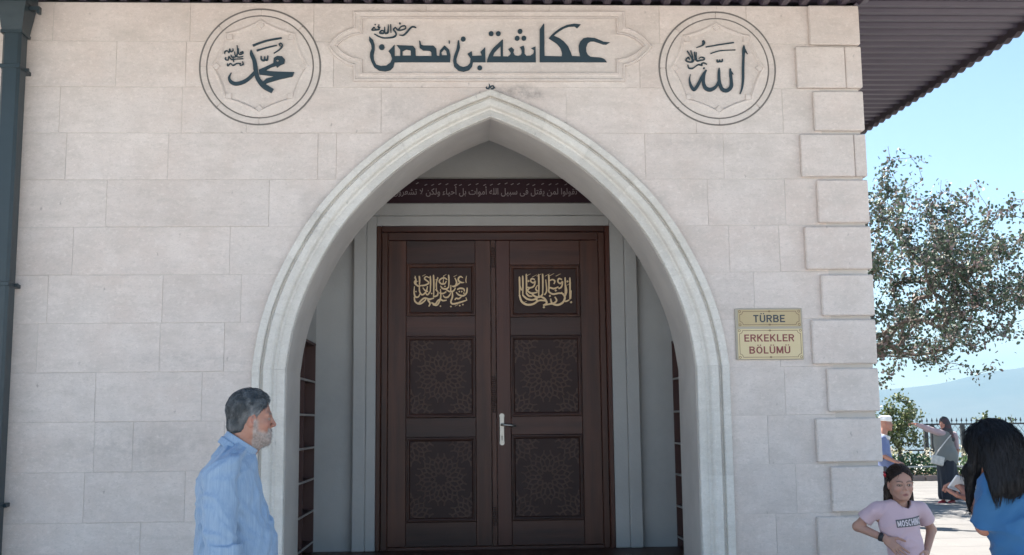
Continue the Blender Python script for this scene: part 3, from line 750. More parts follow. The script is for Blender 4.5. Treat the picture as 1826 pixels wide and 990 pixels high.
def shoe(loc, rz, lab):
    r = empty('shoe', loc, rz, lab, 'shoe')
    n = 14; vs = []; fs = []
    prof = [(-.13, .028, .07), (-.12, .036, .085), (-.07, .038, .088), (-.02, .037, .07), (.03, .042, .052), (.08, .044, .040), (.115, .036, .032), (.135, .015, .022)]
    for x, hw, h in prof:
        for k in range(n):
            q = pi*k/(n-1); vs.append((x, -hw*cos(q), .014+(h-.014)*max(0,sin(q))**.7))
    for i in range(len(prof)-1):
        for k in range(n-1): fs.append((i*n+k, i*n+k+1, (i+1)*n+k+1, (i+1)*n+k))
    fs += [tuple(range(n)), tuple(range((len(prof)-1)*n, len(prof)*n))[::-1]]
    m_ = MB(); m_.add(vs, fs); m_.build('upper', SHOE, r, True, fix=True)
    m_ = MB(); pl = [(p[0], -p[1]-.002) for p in prof]+[(p[0], p[1]+.002) for p in prof[::-1]]
    m_.add([(x, y, 0) for x, y in pl]+[(x, y, .015) for x, y in pl], [tuple(range(16))[::-1], tuple(range(16, 32))]+[(i, (i+1) % 16, (i+1) % 16+16, i+16) for i in range(16)])
    m_.build('sole', SOLE, r, fix=True)
shz = FZ+zr[2]+.001
shoe((PXL-.13, 1.22, shz), pi*.5, 'dark teal shoe on the middle shelf of the left rack')
shoe((PXR+.13, 1.22, shz), pi*.5, 'dark teal shoe on the middle shelf of the right rack')

# ------------------------------------------------------------ carved medallions and title cartouche
def P2(px, py): p = at(px, py, -.006); return (p.x, p.z)
class Letters:
    def __init__(s, f): s.f = f; s.mb = MB(); s.k = 0; s.y1 = -.002
    def _y(s): s.k += 1; return s.th-.00012*(s.k % 9)
    th = -.012
    def stroke(s, pts, sc):
        q = ribbon([(*s.f(p[0], p[1]), p[2]*sc) for p in pts]); L, R = [], []
        for i, p in enumerate(q):
            t = q[min(i+1, len(q)-1)][:2]-q[max(i-1, 0)][:2]; d = np.linalg.norm(t)
            if d < 1e-7: continue
            t /= d; nrm = np.array([-t[1], t[0]])*max(p[2], .002)/2; L.append(p[:2]+nrm); R.append(p[:2]-nrm)
        y = s._y(); n = len(L); V = [(v[0], y, v[1]) for v in L+R]+[(v[0], s.y1, v[1]) for v in L+R]
        F = []
        for i in range(n-1):
            F += [(i, i+1, n+i+1, n+i), (i, 2*n+i, 2*n+i+1, i+1), (n+i, n+i+1, 3*n+i+1, 3*n+i)]
        F += [(0, n, 3*n, 2*n), (n-1, 3*n-1, 4*n-1, 2*n-1)]
        s.mb.add(V, F)
    def poly(s, pts, holes=()):
        s.mb.prism([s.f(*p) for p in pts], s._y(), s.y1, [[s.f(*p) for p in h] for h in holes])
    def dot(s, x, y, r): s.poly([(x+r*cos(t), y+r*sin(t)) for t in np.linspace(0, 2*pi, 15)[:-1]])
    def build(s, parent, m=TEAL, name='painted_lettering'): return s.mb.build(name, m, parent, fix=True)
SP = 1/261.3   # metres per photo pixel on the front wall

def medallion(cx, cy, R, seed, lab):
    C = P2(cx, cy); r0 = R*SP
    md = empty('medallion'); md.parent = bld; md['label'] = lab
    th = np.linspace(0, 2*pi, 97)[:-1]
    r1 = r0*.885
    # groove floor, coloured dark for its shade as well as dirt
    m_ = MB()
    for a, b in ((r0*1.012, r0*.972), (r1*1.012, r1*.976)):
        n = 96; vs = [(C[0]+a*cos(t), -.0030, C[1]+a*sin(t)) for t in th]+[(C[0]+b*cos(t), -.0030, C[1]+b*sin(t)) for t in th]
        m_.add(vs, [(i, n+i, n+(i+1) % n, (i+1) % n) for i in range(n)])
    m_.build('carved_groove', SHADE_DIRT, md, fix=True)
    # eight ring segments
    rr = random.Random(seed)
    for k in range(8):
        a0, a1 = pi/2+k*pi/4+.006+rr.uniform(-.01, .01), pi/2+(k+1)*pi/4-.006
        ro, ri = r0*.987, r1*1.006; n = 13; vs = []
        for t in np.linspace(a0, a1, n):
            for r, y in ((ro, -.001), (ro-.003, -.0065), (ri+.003, -.0065), (ri, -.001)): vs.append((C[0]+r*cos(t), y, C[1]+r*sin(t)))
        m_ = MB(); m_.add(vs, [(i*4+j, (i+1)*4+j, (i+1)*4+j+1, i*4+j+1) for i in range(n-1) for j in range(3)]+[(0, 1, 2, 3), (4*n-1, 4*n-2, 4*n-3, 4*n-4)])
        m_.build('ring_segment', CARVED, md, fix=True)
    # field round the star, with the star sunk into it
    ro = r1*.988; tips = [pi/2+k*pi/4 for k in range(8)]; star = []
    rt = r0*.775
    for k in range(8):
        a, b = tips[k], tips[k]+pi/4
        A = np.array([cos(a), sin(a)])*rt; B = np.array([cos(b), sin(b)])*rt; Mm = (A+B)/2*.93
        for t in np.linspace(0, 1, 7)[:-1]: star.append(tuple((1-t)**2*A+2*t*(1-t)*Mm+t*t*B))
    n = len(star); m_ = MB()
    tt = [atan2(p[1], p[0]) for p in star]
    rings = [[(ro*cos(a), ro*sin(a)) for a in tt], [((ro-.003)*cos(a), (ro-.003)*sin(a)) for a in tt], [(p[0]*1.07, p[1]*1.07) for p in star], [(p[0]*1.015, p[1]*1.015) for p in star], [(p[0]*.965, p[1]*.965) for p in star]]
    ys = [-.001, -.0065, -.0175, -.0035]
    ys = [-.001, -.0070, -.009, -.0175, -.0015]
    vs = [(C[0]+x, y, C[1]+z) for r, y in zip(rings, ys) for x, z in r]
    m_.add(vs, [(i+j*n, (i+1) % n+j*n, (i+1) % n+(j+1)*n, i+(j+1)*n) for j in range(4) for i in range(n)])
    m_.build('star_border', CARVED, md, fix=True)
    # sunk field
    m_ = MB(); m_.add([(C[0]+p[0]*.965, -.0014, C[1]+p[1]*.965) for p in star], [tuple(range(n))]); m_.build('sunk_field', CARVED, md, fix=True)
    # lozenges at the tips
    for a in tips:
        m_ = MB(); c0 = (rt-.022); d = .030
        for hw, yy in (): pass
        ca = (C[0]+c0*cos(a), C[1]+c0*sin(a)); L = []
        for s_, yy in ((1, -.001), (.86, -.013), (.62, -.015)):
            L += [(ca[0]+d*s_*cos(a+q), yy, ca[1]+d*s_*sin(a+q)) for q in (0, pi/2, pi, 3*pi/2)]
        m_.add(L, [(i+4*j, (i+1) % 4+4*j, (i+1) % 4+4*j+4, i+4*j+4) for j in range(2) for i in range(4)]+[(8, 9, 10, 11)]); m_.build('lozenge', CARVED, md, fix=True)
    return md
md1 = medallion(463.8, 118.5, 109.5, 3, 'left carved medallion with blue black calligraphy and a small inscription at its left')
md2 = medallion(1279.3, 121.5, 109.0, 5, 'right carved medallion with blue black calligraphy and a tall upright stroke')
# left medallion writing
A = Letters(lambda x, y: P2(390+x/7.073, 40+y/7.073)); sc = SP/7.073
S = lambda p: A.stroke(p, sc)
S([(410,345,6),(415,400,44),(448,480,50),(463,560,56),(473,640,54),(500,720,58),(560,795,66),(620,835,68),(680,868,62)])
S([(160,635,5),(132,700,28),(160,755,46),(220,776,48),(300,758,48),(370,718,44),(430,660,42),(470,610,30)])
A.poly([(505,600),(600,560),(690,515),(695,450),(740,425),(800,430),(835,470),(830,520),(770,545),(740,572),(720,550),(650,575),(590,612),(700,622),(955,630),(930,685),(770,720),(610,768),(560,790),(548,762),(600,712),(705,682),(515,660)], [[(722,478),(745,470),(762,490),(740,502)]])
S([(535,425,12),(540,472,22),(575,480,22),(582,430,10)]); S([(580,470,20),(612,475,22),(622,420,12)])
S([(430,295,26),(600,235,22),(795,198,20)]); S([(480,358,22),(600,322,16),(735,290,14)])
S([(775,302,14),(765,275,16),(790,265,14),(802,300,18),(760,350,14),(695,392,10)])
for p in ([(75,400,10),(80,370,16),(110,360,14),(130,385,12),(140,335,12),(150,370,14),(180,360,12),(180,330,10)],[(232,292,10),(238,380,14),(220,430,14),(170,440,16),(155,410,10)],[(250,330,10),(255,400,14),(300,395,16),(305,370,12),(270,385,10)],[(200,370,10),(210,420,14),(250,440,12),(310,430,10)],
          [(90,440,10),(85,470,14),(120,475,12),(130,430,10),(160,470,14),(220,465,12),(310,460,12)],[(110,520,10),(115,550,14),(150,520,12),(180,545,16),(230,520,12),(280,520,12)],[(300,495,12),(310,530,18),(270,545,12),(275,515,12)],[(180,440,10),(190,500,14)]): S(p)
A.build(md1)
A = Letters(lambda x, y: P2(1210+x/7.614, 50+y/7.615)); sc = SP/7.614
S([(885,235,8),(885,290,42),(880,400,34),(875,550,36),(875,700,34),(860,820,26),(835,897,14)]); S([(895,290,26),(937,357,5)])
S([(700,552,20),(705,620,38),(715,720,42),(712,800,54),(660,850,54),(600,840,52),(565,780,46),(550,700,42),(548,600,36),(550,542,10)]); S([(705,590,26),(745,634,5)])
S([(548,715,30),(505,800,42),(430,840,56),(365,815,54),(338,740,42),(345,640,38),(378,572,18)])
S([(372,572,14),(330,640,38),(280,740,44),(240,810,46),(205,838,46),(165,780,36),(148,700,20),(162,628,6)])
S([(370,260,14),(560,228,16),(750,200,16)]); S([(435,350,14),(560,312,12),(770,300,10)])
S([(325,172,24),(342,200,44),(320,238,22),(240,270,8)]); S([(520,430,14),(530,460,22),(555,455,22),(555,430,10)]); S([(555,455,20),(590,455,22),(594,422,12)])
for p in ([(115,310,14),(160,380,16),(200,450,22),(150,465,18),(100,440,20),(130,400,18),(150,430,14)],[(165,305,10),(190,400,16),(180,450,16)],[(215,325,12),(225,440,20)],[(240,330,10),(245,440,20),(300,440,18),(350,430,16),(340,405,16),(300,400,14),(275,420,12)],
          [(385,495,14),(340,475,16),(310,490,18),(320,510,16),(270,500,18),(235,520,16),(190,550,20),(140,545,18),(125,500,10)]): S(p)
A.dot(345, 548, 12); A.build(md2)

# cartouche
ca = empty('title_cartouche'); ca.parent = bld
def arcpts(p, q, bulge, n=6):
    p, q = np.array(p, float), np.array(q, float); m = (p+q)/2; d = q-p; nn = np.array([d[1], -d[0]]); c = m+nn*bulge
    return [tuple((1-t)**2*p+2*t*(1-t)*c+t*t*q) for t in np.linspace(0, 1, n+1)]
def cart(tl, tr, xa, xb, yt, yb, ys0, ys1, ym, xs):
    pts = arcpts((tl, ym), (xs[0], ys0), .20)+[(xa, ys0), (xa, yt), (xb, yt), (xb, ys0)]+arcpts((xs[1], ys0), (tr, ym), .20)+arcpts((tr, ym), (xs[1], ys1), .20)[1:]+[(xb, ys1), (xb, yb), (xa, yb), (xa, ys1)]+arcpts((xs[0], ys1), (tl, ym), .20)[:-1]
    return pts
o_ = cart(584, 1162.5, 629.5, 1115, 20, 146, 49, 118.5, 83, (627, 1117.5))
i_ = cart(601, 1146.5, 646.5, 1098.5, 34.5, 130, 61.5, 105.5, 83, (644, 1101.5))
O = [P2(*p) for p in o_]; I = [P2(*p) for p in i_]; n = len(O)
lv = [(0, -.0005), (.03, -.012), (.10, -.020), (.22, -.022), (.34, -.013), (.60, -.010), (.74, -.012), (.86, -.024), (.95, -.022), (1.0, -.0015)]
vs = []
for t, y in lv: vs += [(a[0]*(1-t)+b[0]*t, y, a[1]*(1-t)+b[1]*t) for a, b in zip(O, I)]
m_ = MB(); m_.add(vs, [(i+j*n, (i+1) % n+j*n, (i+1) % n+(j+1)*n, i+(j+1)*n) for j in range(len(lv)-1) for i in range(n)])
m_.build('carved_border', CARVED, ca, fix=True)
m_ = MB(); m_.prism([(a[0]*.02+b[0]*.98, a[1]*.02+b[1]*.98) for a, b in zip(O, I)], -.0022, .001); m_.build('sunk_field', CARVED, ca, fix=True)
A = Letters(lambda x, y: P2(860+x/5.5, y/5.5))
A.poly([(1250,418),(1215,440),(1185,438),(1140,422),(1095,408),(1060,408),(1035,425),(1018,470),(1020,510),(1035,540),(1060,560),(1160,568),(1195,580),(1222,612),(563,612),(563,290),(603,232),(608,240),(610,552),(780,556),(782,520),(765,470),(730,430),(652,378),(680,345),(720,310),(770,275),(830,248),(900,235),(965,242),(930,280),(905,262),(850,264),(800,282),(750,312),(700,352),(760,380),(800,410),(840,455),(865,510),(880,552),(962,556),(948,500),(945,450),(960,410),(990,380),(1030,370),(1100,375),(1150,395),(1190,412)])
A.poly([(45,612),(48,590),(70,530),(110,470),(160,425),(200,388),(203,396),(203,555),(250,558),(272,540),(280,520),(255,485),(285,465),(312,490),(305,520),(320,545),(350,552),(375,545),(388,520),(385,490),(368,465),(405,450),(415,480),(415,530),(435,552),(470,550),(500,530),(508,495),(480,475),(522,458),(525,612)], [[(105,555),(118,520),(150,485),(178,455),(180,555)]])
for x, y in ((87,332),(157,332),(370,310),(342,378),(408,377)): A.dot(x, y, 24)
A.f = lambda x, y: P2(580+x/5.5, y/5.5)
A.poly([(1300,402),(1312,395),(1318,430),(1322,470),(1302,530),(1287,580),(1290,620),(1320,650),(1355,660),(1395,650),(1420,620),(1425,575),(1395,530),(1438,505),(1442,552),(1535,548),(1522,512),(1568,465),(1572,612),(1450,612),(1440,655),(1410,690),(1355,705),(1305,695),(1265,655),(1253,600),(1262,550),(1285,490),(1292,450)])
A.poly([(432,358),(470,395),(485,440),(485,490),(475,540),(478,590),(500,635),(545,650),(600,645),(640,615),(655,580),(640,530),(620,505),(680,440),(682,552),(735,552),(735,490),(700,446),(860,452),(885,480),(888,552),(1042,552),(1040,515),(1025,500),(960,497),(925,470),(920,398),(935,410),(940,440),(960,448),(1060,450),(1090,480),(1095,548),(1118,552),(1124,498),(1170,448),(1215,490),(1228,540),(1225,612),(680,612),(668,660),(640,690),(590,702),(530,695),(480,660),(450,600),(438,560),(440,520),(455,480),(450,440),(430,400)],
       [[(758,548),(758,505),(795,486),(838,497),(840,548)], [(1145,545),(1140,515),(1165,485),(1185,500),(1195,545)]])
for x, y, r in ((1353,385,24),(1515,668,24),(555,465,28)): A.dot(x, y, r)
sc = SP/5.5; S([(1213,398,5),(1216,412,14),(1216,430,5)])
A.f = lambda x, y: P2(640+x/8.607, 25+y/8.609); sc = SP/8.607
for p in ([(882,218,6),(860,205,24),(820,198,22),(780,230,26),(730,290,26),(680,330,22),(620,325,8)],[(610,240,18),(650,195,16),(705,185,18),(718,220,20),(670,245,20),(600,250,22),(560,205,14)],[(560,210,16),(530,240,20),(560,280,26),(572,320,24),(540,352,26),(480,366,22),(380,370,18),(300,345,20),(238,308,14)],
          [(490,160,10),(490,190,20),(492,292,10)],[(452,165,10),(448,260,26),(440,292,26),(400,300,26)],[(395,200,14),(388,290,26),(320,292,26),(350,255,18),(388,270,14)],[(330,210,12),(290,195,16),(312,235,22),(250,248,24),(200,248,20),(232,208,16),(255,240,14)]): S(p)
A.dot(630, 148, 15); A.dot(250, 165, 10); A.dot(308, 172, 10)
A.build(ca)
A = Letters(lambda x, y: P2(860+x/5.5, y/5.5)); A.th = -.006; sc = SP/5.5
for p in ([(65,820,6),(72,845,14),(60,868,16),(38,862,10),(45,850,10)],[(75,860,16),(95,842,12),(112,848,14),(108,868,14),(85,872,14)],[(118,855,10),(124,866,8)]): S(p)
A.build(bld, name='painted_mark')

# ------------------------------------------------------------ sign on the wall
sg = empty('wall_sign', (at(1371, 595, -.0).x, -.002, at(1371, 643, 0).z), 0, 'cream two part sign reading TÜRBE and ERKEKLER BÖLÜMÜ right of the arch', 'sign')
SGX, SGZ = sg.location.x, sg.location.z
CREAM = mat('cream_sign', (.58, .47, .27), .4, noise=(7, .35, (.62, .53, .34)))
CREAMD = mat('tan_sign', (.44, .34, .18), .4, noise=(7, .35, (.48, .38, .22)))
SIGNB = mat('sign_backing', (.36, .32, .25), .5)
BRN = mat('sign_border', (.16, .095, .05), .5)
INKB = mat('black_ink', (.03, .04, .05), .5); INKR = mat('oxblood_ink', (.20, .045, .04), .5)
def loc(px, py, y): p = at(px, py, y-.002); return (p.x-SGX, p.z-SGZ)
def lrect(px0, py0, px1, py1): a, b = loc(px0, py1, -.01), loc(px1, py0, -.01); return a[0], a[1], b[0], b[1]
x0, z0, x1, z1 = lrect(1313.5, 549.5, 1429.5, 642)
MB().box((x0, -.010, z0), (x1, -.001, z1), .002).build('backing_plate', SIGNB, sg)
for (r, mt) in (((1316.5, 552, 1427, 582.5), CREAMD), ((1317, 586, 1430, 640.5), CREAM)):
    x0, z0, x1, z1 = lrect(*r); x1 = min(x1, lrect(1313.5, 549.5, 1428.5, 642)[2]); MB().box((x0, -.0125, z0), (x1, -.0101, z1), .001).build('sign_plate', mt, sg)
    m_ = MB(); i_ = .012; t = .0035; rc = .022
    def band(pts, closed=False):
        for k in range(len(pts)-1):
            p, q = np.array(pts[k]), np.array(pts[k+1]); d = q-p; L = np.linalg.norm(d); nn = np.array([-d[1], d[0]])/L*t/2
            m_.add([(p[0]+nn[0], -.0129, p[1]+nn[1]), (q[0]+nn[0], -.0129, q[1]+nn[1]), (q[0]-nn[0], -.0129, q[1]-nn[1]), (p[0]-nn[0], -.0129, p[1]-nn[1])], [(0, 1, 2, 3)])
    X0, X1, Z0_, Z1_ = x0+i_, x1-i_, z0+i_, z1-i_
    band([(X0+rc, Z0_), (X1-rc, Z0_)]); band([(X0+rc, Z1_), (X1-rc, Z1_)]); band([(X0, Z0_+rc), (X0, Z1_-rc)]); band([(X1, Z0_+rc), (X1, Z1_-rc)])
    for cx_, cz_, a0 in ((X0, Z0_, 0), (X1, Z0_, pi/2), (X1, Z1_, pi), (X0, Z1_, 1.5*pi)):
        band([(cx_+rc*cos(a0+q), cz_+rc*sin(a0+q)) for q in np.linspace(0, pi/2, 7)]); band([(cx_+rc*.35*cos(a0+q), cz_+rc*.35*sin(a0+q)) for q in np.linspace(0, 2*pi, 9)])
    for zc in (Z0_, Z1_): band([((X0+X1)/2+.007*cos(q), zc+.005*sin(q)) for q in np.linspace(0, 2*pi, 9)])
    m_.build('ornament_border', BRN, sg, fix=True)
W_ = .64
def _arc(cx, cy, rx, ry, a0, a1, n=9): return [(cx+rx*cos(radians(a)), cy+ry*sin(radians(a))) for a in np.linspace(a0, a1, n)]
t_ = .085
GL = {'T': (.62, [[(0, .915), (.62, .915)], [(.31, 0), (.31, .85)]]),
 'U': (.66, [[(t_, 1), (t_, .33)]+_arc(.33, .33, .245, .245, 180, 360)+[(.575, 1)]]),
 'R': (.66, [[(t_, 0), (t_, 1)], [(t_, .915), (.36, .915)]+_arc(.38, .715, .20, .20, 90, -90)+[(t_, .515)], [(.34, .50), (.59, 0)]]),
 'B': (.66, [[(t_, 0), (t_, 1)], [(t_, .915), (.36, .915)]+_arc(.36, .73, .19, .185, 90, -90)+[(t_, .545)], [(.30, .50), (.37, .50)]+_arc(.38, .29, .20, .205, 90, -90)+[(t_, .085)]]),
 'E': (.58, [[(t_, 0), (t_, 1)], [(t_, .915), (.58, .915)], [(t_, .51), (.53, .51)], [(t_, .085), (.60, .085)]]),
 'K': (.68, [[(t_, 0), (t_, 1)], [(.60, 1), (.14, .45)], [(.27, .58), (.62, 0)]]),
 'L': (.54, [[(t_, 1), (t_, 0)], [(t_, .085), (.54, .085)]]),
 'O': (.72, [_arc(.36, .5, .275, .415, 0, 360, 25)]),
 'M': (.80, [[(t_, 0), (t_, 1)], [(.715, 0), (.715, 1)], [(.11, .96), (.40, .10)], [(.69, .96), (.40, .10)]]),
 'H': (.66, [[(t_, 0), (t_, 1)], [(.575, 0), (.575, 1)], [(t_, .51), (.575, .51)]]), 'I': (.17, [[(t_, 0), (t_, 1)]]),
 'N': (.66, [[(t_, 0), (t_, 1)], [(.575, 0), (.575, 1)], [(.11, .95), (.55, .05)]]),
 'C': (.66, [_arc(.36, .5, .275, .415, 48, 312, 21)]), 'S': (.62, [_arc(.31, .715, .21, .20, 25, 265, 13)+_arc(.31, .29, .225, .205, 90, -155, 13)])}
def block_mesh(body, depth=.0006, wt=.17):
    """bold sans capitals as flat strokes; x to the right, y up, cap height 1"""
    m_ = MB(); x = 0; k = 0
    for ch in body:
        dots = ch in 'ÜÖ'; w_, st_ = GL[{'Ü': 'U', 'Ö': 'O'}.get(ch, ch)]
        for pl in st_:
            P = [np.array(p) for p in pl]; n = len(P); Lp, Rp = [], []
            for i in range(n):
                tg = P[min(i+1, n-1)]-P[max(i-1, 0)]
                if n > 20 and ch in 'OÖ' and i in (0, n-1): tg = P[1]-P[n-2]
                tg = tg/np.linalg.norm(tg); nn = np.array([-tg[1], tg[0]])*wt/2; Lp.append(P[i]+nn); Rp.append(P[i]-nn)
            z = depth+.00006*(k % 4); k += 1
            m_.add([(x+p[0], p[1], z) for p in Lp+Rp], [(i, n+i, n+i+1, i+1) for i in range(n-1)])
        if dots:
            for dx in (-.14, .14):
                c = w_/2+dx; m_.add([(x+c-.075, 1.10, depth), (x+c+.075, 1.10, depth), (x+c+.075, 1.24, depth), (x+c-.075, 1.24, depth)], [(0, 1, 2, 3)])
        x += w_+.13
    return m_.mesh('lettering')
def sign_text(body, m, a, b, c, d):
    """a..b across, c..d from the cap line to the base line"""
    me = block_mesh(body); n = len(me.vertices); co = np.empty(n*3); me.vertices.foreach_get('co', co); co = co.reshape(-1, 3)
    p, q = at(a, d, -.015), at(b, c, -.015); lo, hi = co.min(0), co.max(0)
    x = p.x+(co[:, 0]-lo[0])/(hi[0]-lo[0])*(q.x-p.x)-SGX; z = p.z+co[:, 1]*(q.z-p.z)-SGZ
    me.vertices.foreach_set('co', np.stack([x, -.0128-co[:, 2], z], 1).ravel()); me.update(); return link('lettering', me, m, sg)
sign_text('TÜRBE', INKB, 1343.5, 1399.5, 561.5, 575); sign_text('ERKEKLER', INKR, 1327.5, 1416, 596, 609.5); sign_text('BÖLÜMÜ', INKR, 1336.5, 1409, 617.5, 631)
# ------------------------------------------------------------ GROUND, HILLS
GRD = mat('terrace_concrete', (.48, .46, .43), .9, noise=[(.35, .6, (.42, .40, .37)), (7, .4, (.45, .43, .40)), (60, .3, (.30, .28, .26))], bump=[(40, .003), (3, .01)])
HILL = mat('dry_hillside', (.16, .17, .12), 1, noise=[(.004, .8, (.24, .21, .15)), (.02, .5, (.09, .11, .07))])
MTN = mat('far_mountain', (.05, .06, .05), 1, noise=[(.0016, .9, (.10, .09, .07)), (.006, .5, (.03, .04, .03))])
KERB = mat('kerb_stone', (.24, .17, .14), .9, noise=(8, .5, (.30, .23, .19)))
def hgt(x, y):
    e = max(0, y-31)
    return -min(210, e*.30+e*e*.0006) if e > 0 else 0.
ysr = [-7900, -2000, -300, -60, -25, -12, -6, 0, 6, 12, 16, 20, 24, 28, 30.9, 31.1, 34, 40, 55, 80, 120, 180, 260, 380, 520, 800, 1500, 2600, 4000, 6000, 7900]
xsr = [-7900, -4000, -1500, -500, -150, -50, -20, -8, 0, 8, 20, 50, 150, 500, 1500, 4000, 7900]
vs = [(x, y, hgt(x, y)+(0 if y < 60 else 6*sin(x*.011)*cos(y*.013))*(0 if hgt(x, y) <= -209 else 1)) for y in ysr for x in xsr]; nx = len(xsr)
fs = [(j*nx+i, j*nx+i+1, (j+1)*nx+i+1, (j+1)*nx+i) for j in range(len(ysr)-1) for i in range(nx-1)]
m_ = MB(); m_.add(vs, fs)
m_.mi = [0 if ysr[f[0]//nx] < 31 else 1 for f in fs]
tag(m_.build('ground', [GRD, HILL], None), kind='structure')
# mountain ridge across the valley
def ridge(Y, pts, name, depth, seed):
    r = random.Random(seed); P = [CAMP+( _f*FPX+CR*(px-913)-CU*(py-495))*((Y-CAMP.y)/(_f*FPX+CR*(px-913)-CU*(py-495)).y) for px, py in pts]
    xs = np.linspace(P[0].x, P[-1].x, 120); zt = np.interp(xs, [p.x for p in P], [p.z for p in P])
    zt = zt+np.array([6*sin(i*.37+seed)+4*sin(i*.9)+r.uniform(-2, 2) for i in range(120)])
    rows = 14; vs = []; fs = []
    for j in range(rows):
        t = j/(rows-1)
        for i, x in enumerate(xs):
            s_ = (1-t)**1.3; y = Y-depth*t+120*sin(i*.21+3*t)*t
            vs.append((x, y, -212+(zt[i]+212)*s_+(1-t)*t*60*sin(i*.33+t*5)))
    for i, x in enumerate(xs): vs.append((x, Y+900, -212))
    for j in range(rows-1):
        for i in range(119): fs.append((j*120+i, j*120+i+1, (j+1)*120+i+1, (j+1)*120+i))
    for i in range(119): fs.append((i+1, i, rows*120+i, rows*120+i+1))
    m_ = MB(); m_.add(vs, fs); return tag(m_.build(name, MTN, None, True, fix=True), kind='structure')
ridge(5600, [(-700, 690), (300, 700), (1100, 712), (1500, 704), (1575, 694), (1620, 688), (1680, 681), (1730, 672), (1780, 662), (1826, 655), (1950, 640), (2300, 625), (2900, 660)], 'mountain', 2600, 2)

# terrace paving slabs, in view to the right of the building
pv = []
SLAB = [mat('paving_slab', (.155, .147, .136), .88, noise=[(1.2, .6, (.12, .114, .107)), (30, .3, (.11, .105, .10))], bump=(50, .002), rand=.10)]
pav = bpy.data.objects.new('paving', None); COL.objects.link(pav); pav['kind'] = 'structure'
m_ = MB().box((-.594, -.444, 0), (.594, .444, .022), .004); sme = m_.mesh('slab')
for j in range(21):
    for i in range(9):
        o = link('slab', sme, SLAB[0], pav, (4.2+i*1.2+(.6 if j % 2 else 0), 1.0+j*.9, .004+rnd.uniform(0, .002)))
# low kerb and planting bed in front of the fence
kb = bpy.data.objects.new('kerb', None); COL.objects.link(kb); kb['kind'] = 'structure'
m_ = MB().box((-.49, -.09, 0), (.49, .09, .14), .012); kme = m_.mesh('kerb_stone')
for i in range(27): link('kerb_stone', kme, KERB, kb, (-4.0+i*1.0, 19.9, .002))
tag(MB().box((-5, 20.0, 0), (23, 22.4, .10)).build('planting_bed', mat('dry_soil', (.16, .10, .07), 1, noise=(4, .6, (.24, .15, .10)), bump=(20, .02))), kind='structure')

# ------------------------------------------------------------ fence
IRON = mat('black_iron', (.012, .014, .018), .5)
WIRE = mat('dull_wire', (.10, .12, .13), .5, metal=.5)
FY = 21.9
fz = lambda py: at(1650, py, FY).z
fe = empty('iron_fence', (7, FY, .1), 0, 'black iron fence with pointed finials and diamond wire mesh along the terrace edge', 'fence')
FX0, FX1 = -4.0, 19.5
def FB(*a, **k): return MB().box(*a, **k)
zt_, zb_ = fz(757), fz(803)
def fpart(mbx, name, m=IRON):
    mbx.v = [(x-7, y-FY, z-.1) for x, y, z in mbx.v]; return mbx.build(name, m, fe, fix=True)
fpart(FB((FX0, FY-.02, zt_-.022), (FX1, FY+.02, zt_+.022)), 'top_rail'); fpart(FB((FX0, FY-.02, zb_-.02), (FX1, FY+.02, zb_+.02)), 'bottom_rail')
fin = MB(); x = FX0+.07; i = 0
while x < FX1:
    z = zt_+.022
    for z0, z1, r0, r1 in ((0, .05, .008, .008), (.05, .075, .022, .028), (.075, .16, .028, .001)):
        vs = [(x+r0*cos(q), FY+r0*sin(q), z+z0) for q in (0, pi/2, pi, 3*pi/2)]+[(x+r1*cos(q), FY+r1*sin(q), z+z1) for q in (0, pi/2, pi, 3*pi/2)]
        fin.add(vs, [(k, (k+1) % 4, (k+1) % 4+4, k+4) for k in range(4)]+[(0, 1, 2, 3), (7, 6, 5, 4)])
    x += .137
fo = fpart(fin, 'finials'); fo['kind'] = 'stuff'
for px in (1651, 1663, 1717, 1782, 1845): 
    x = at(px, 780, FY).x; fpart(MB().box((x-.05, FY-.05, .1), (x+.05, FY+.05, zt_-.023)).box((x-.07, FY-.07, zt_-.10), (x+.07, FY+.07, zt_-.07)), 'post')
for x in (-4, -2, 0, 2, 4, 6, 8.2, 10.0): fpart(FB((x-.05, FY-.05, .1), (x+.05, FY+.05, zt_-.023)), 'post')
wm = MB(); s_ = .16; H_ = zt_-zb_-.04
n = int((FX1-FX0)/s_)
for i in range(n):
    for d in (1, -1):
        xa = FX0+i*s_; xb = xa+d*H_*.75
        if not FX0 <= xb <= FX1: continue
        wm.tube([(xa, FY+.006*d, zb_+.02), (xb, FY+.006*d, zt_-.022)], .0065, 4)
fo = fpart(wm, 'wire_mesh', WIRE); fo['kind'] = 'stuff'

# ------------------------------------------------------------ vegetation
def leafmat(name, a, b, c, trans=.25, rough=.5):
    m = bpy.data.materials.new(name); n, p = nodes(m); L = n.links; N = n.nodes
    v = N.new('ShaderNodeVertexColor'); v.layer_name = 'Col'; sp = N.new('ShaderNodeSeparateColor'); L.new(v.outputs[0], sp.inputs[0])
    cr = N.new('ShaderNodeValToRGB'); cr.color_ramp.elements[0].color = (*a, 1); cr.color_ramp.elements[1].color = (*c, 1); e = cr.color_ramp.elements.new(.55); e.color = (*b, 1)
    L.new(sp.outputs[0], cr.inputs[0]); L.new(cr.outputs[0], p.inputs['Base Color']); p.inputs['Roughness'].default_value = rough
    tr = N.new('ShaderNodeBsdfTranslucent'); L.new(cr.outputs[0], tr.inputs[0]); mx = N.new('ShaderNodeMixShader'); mx.inputs[0].default_value = trans
    L.new(p.outputs[0], mx.inputs[1]); L.new(tr.outputs[0], mx.inputs[2]); L.new(mx.outputs[0], N['Material Output'].inputs[0]); MATS[name] = m; return m
LF1 = leafmat('dusky_leaves', (.028, .052, .030), (.066, .100, .058), (.20, .14, .14), .22, .55)
LF2 = leafmat('yellow_green_leaves', (.035, .06, .022), (.07, .105, .035), (.16, .17, .07), .25)
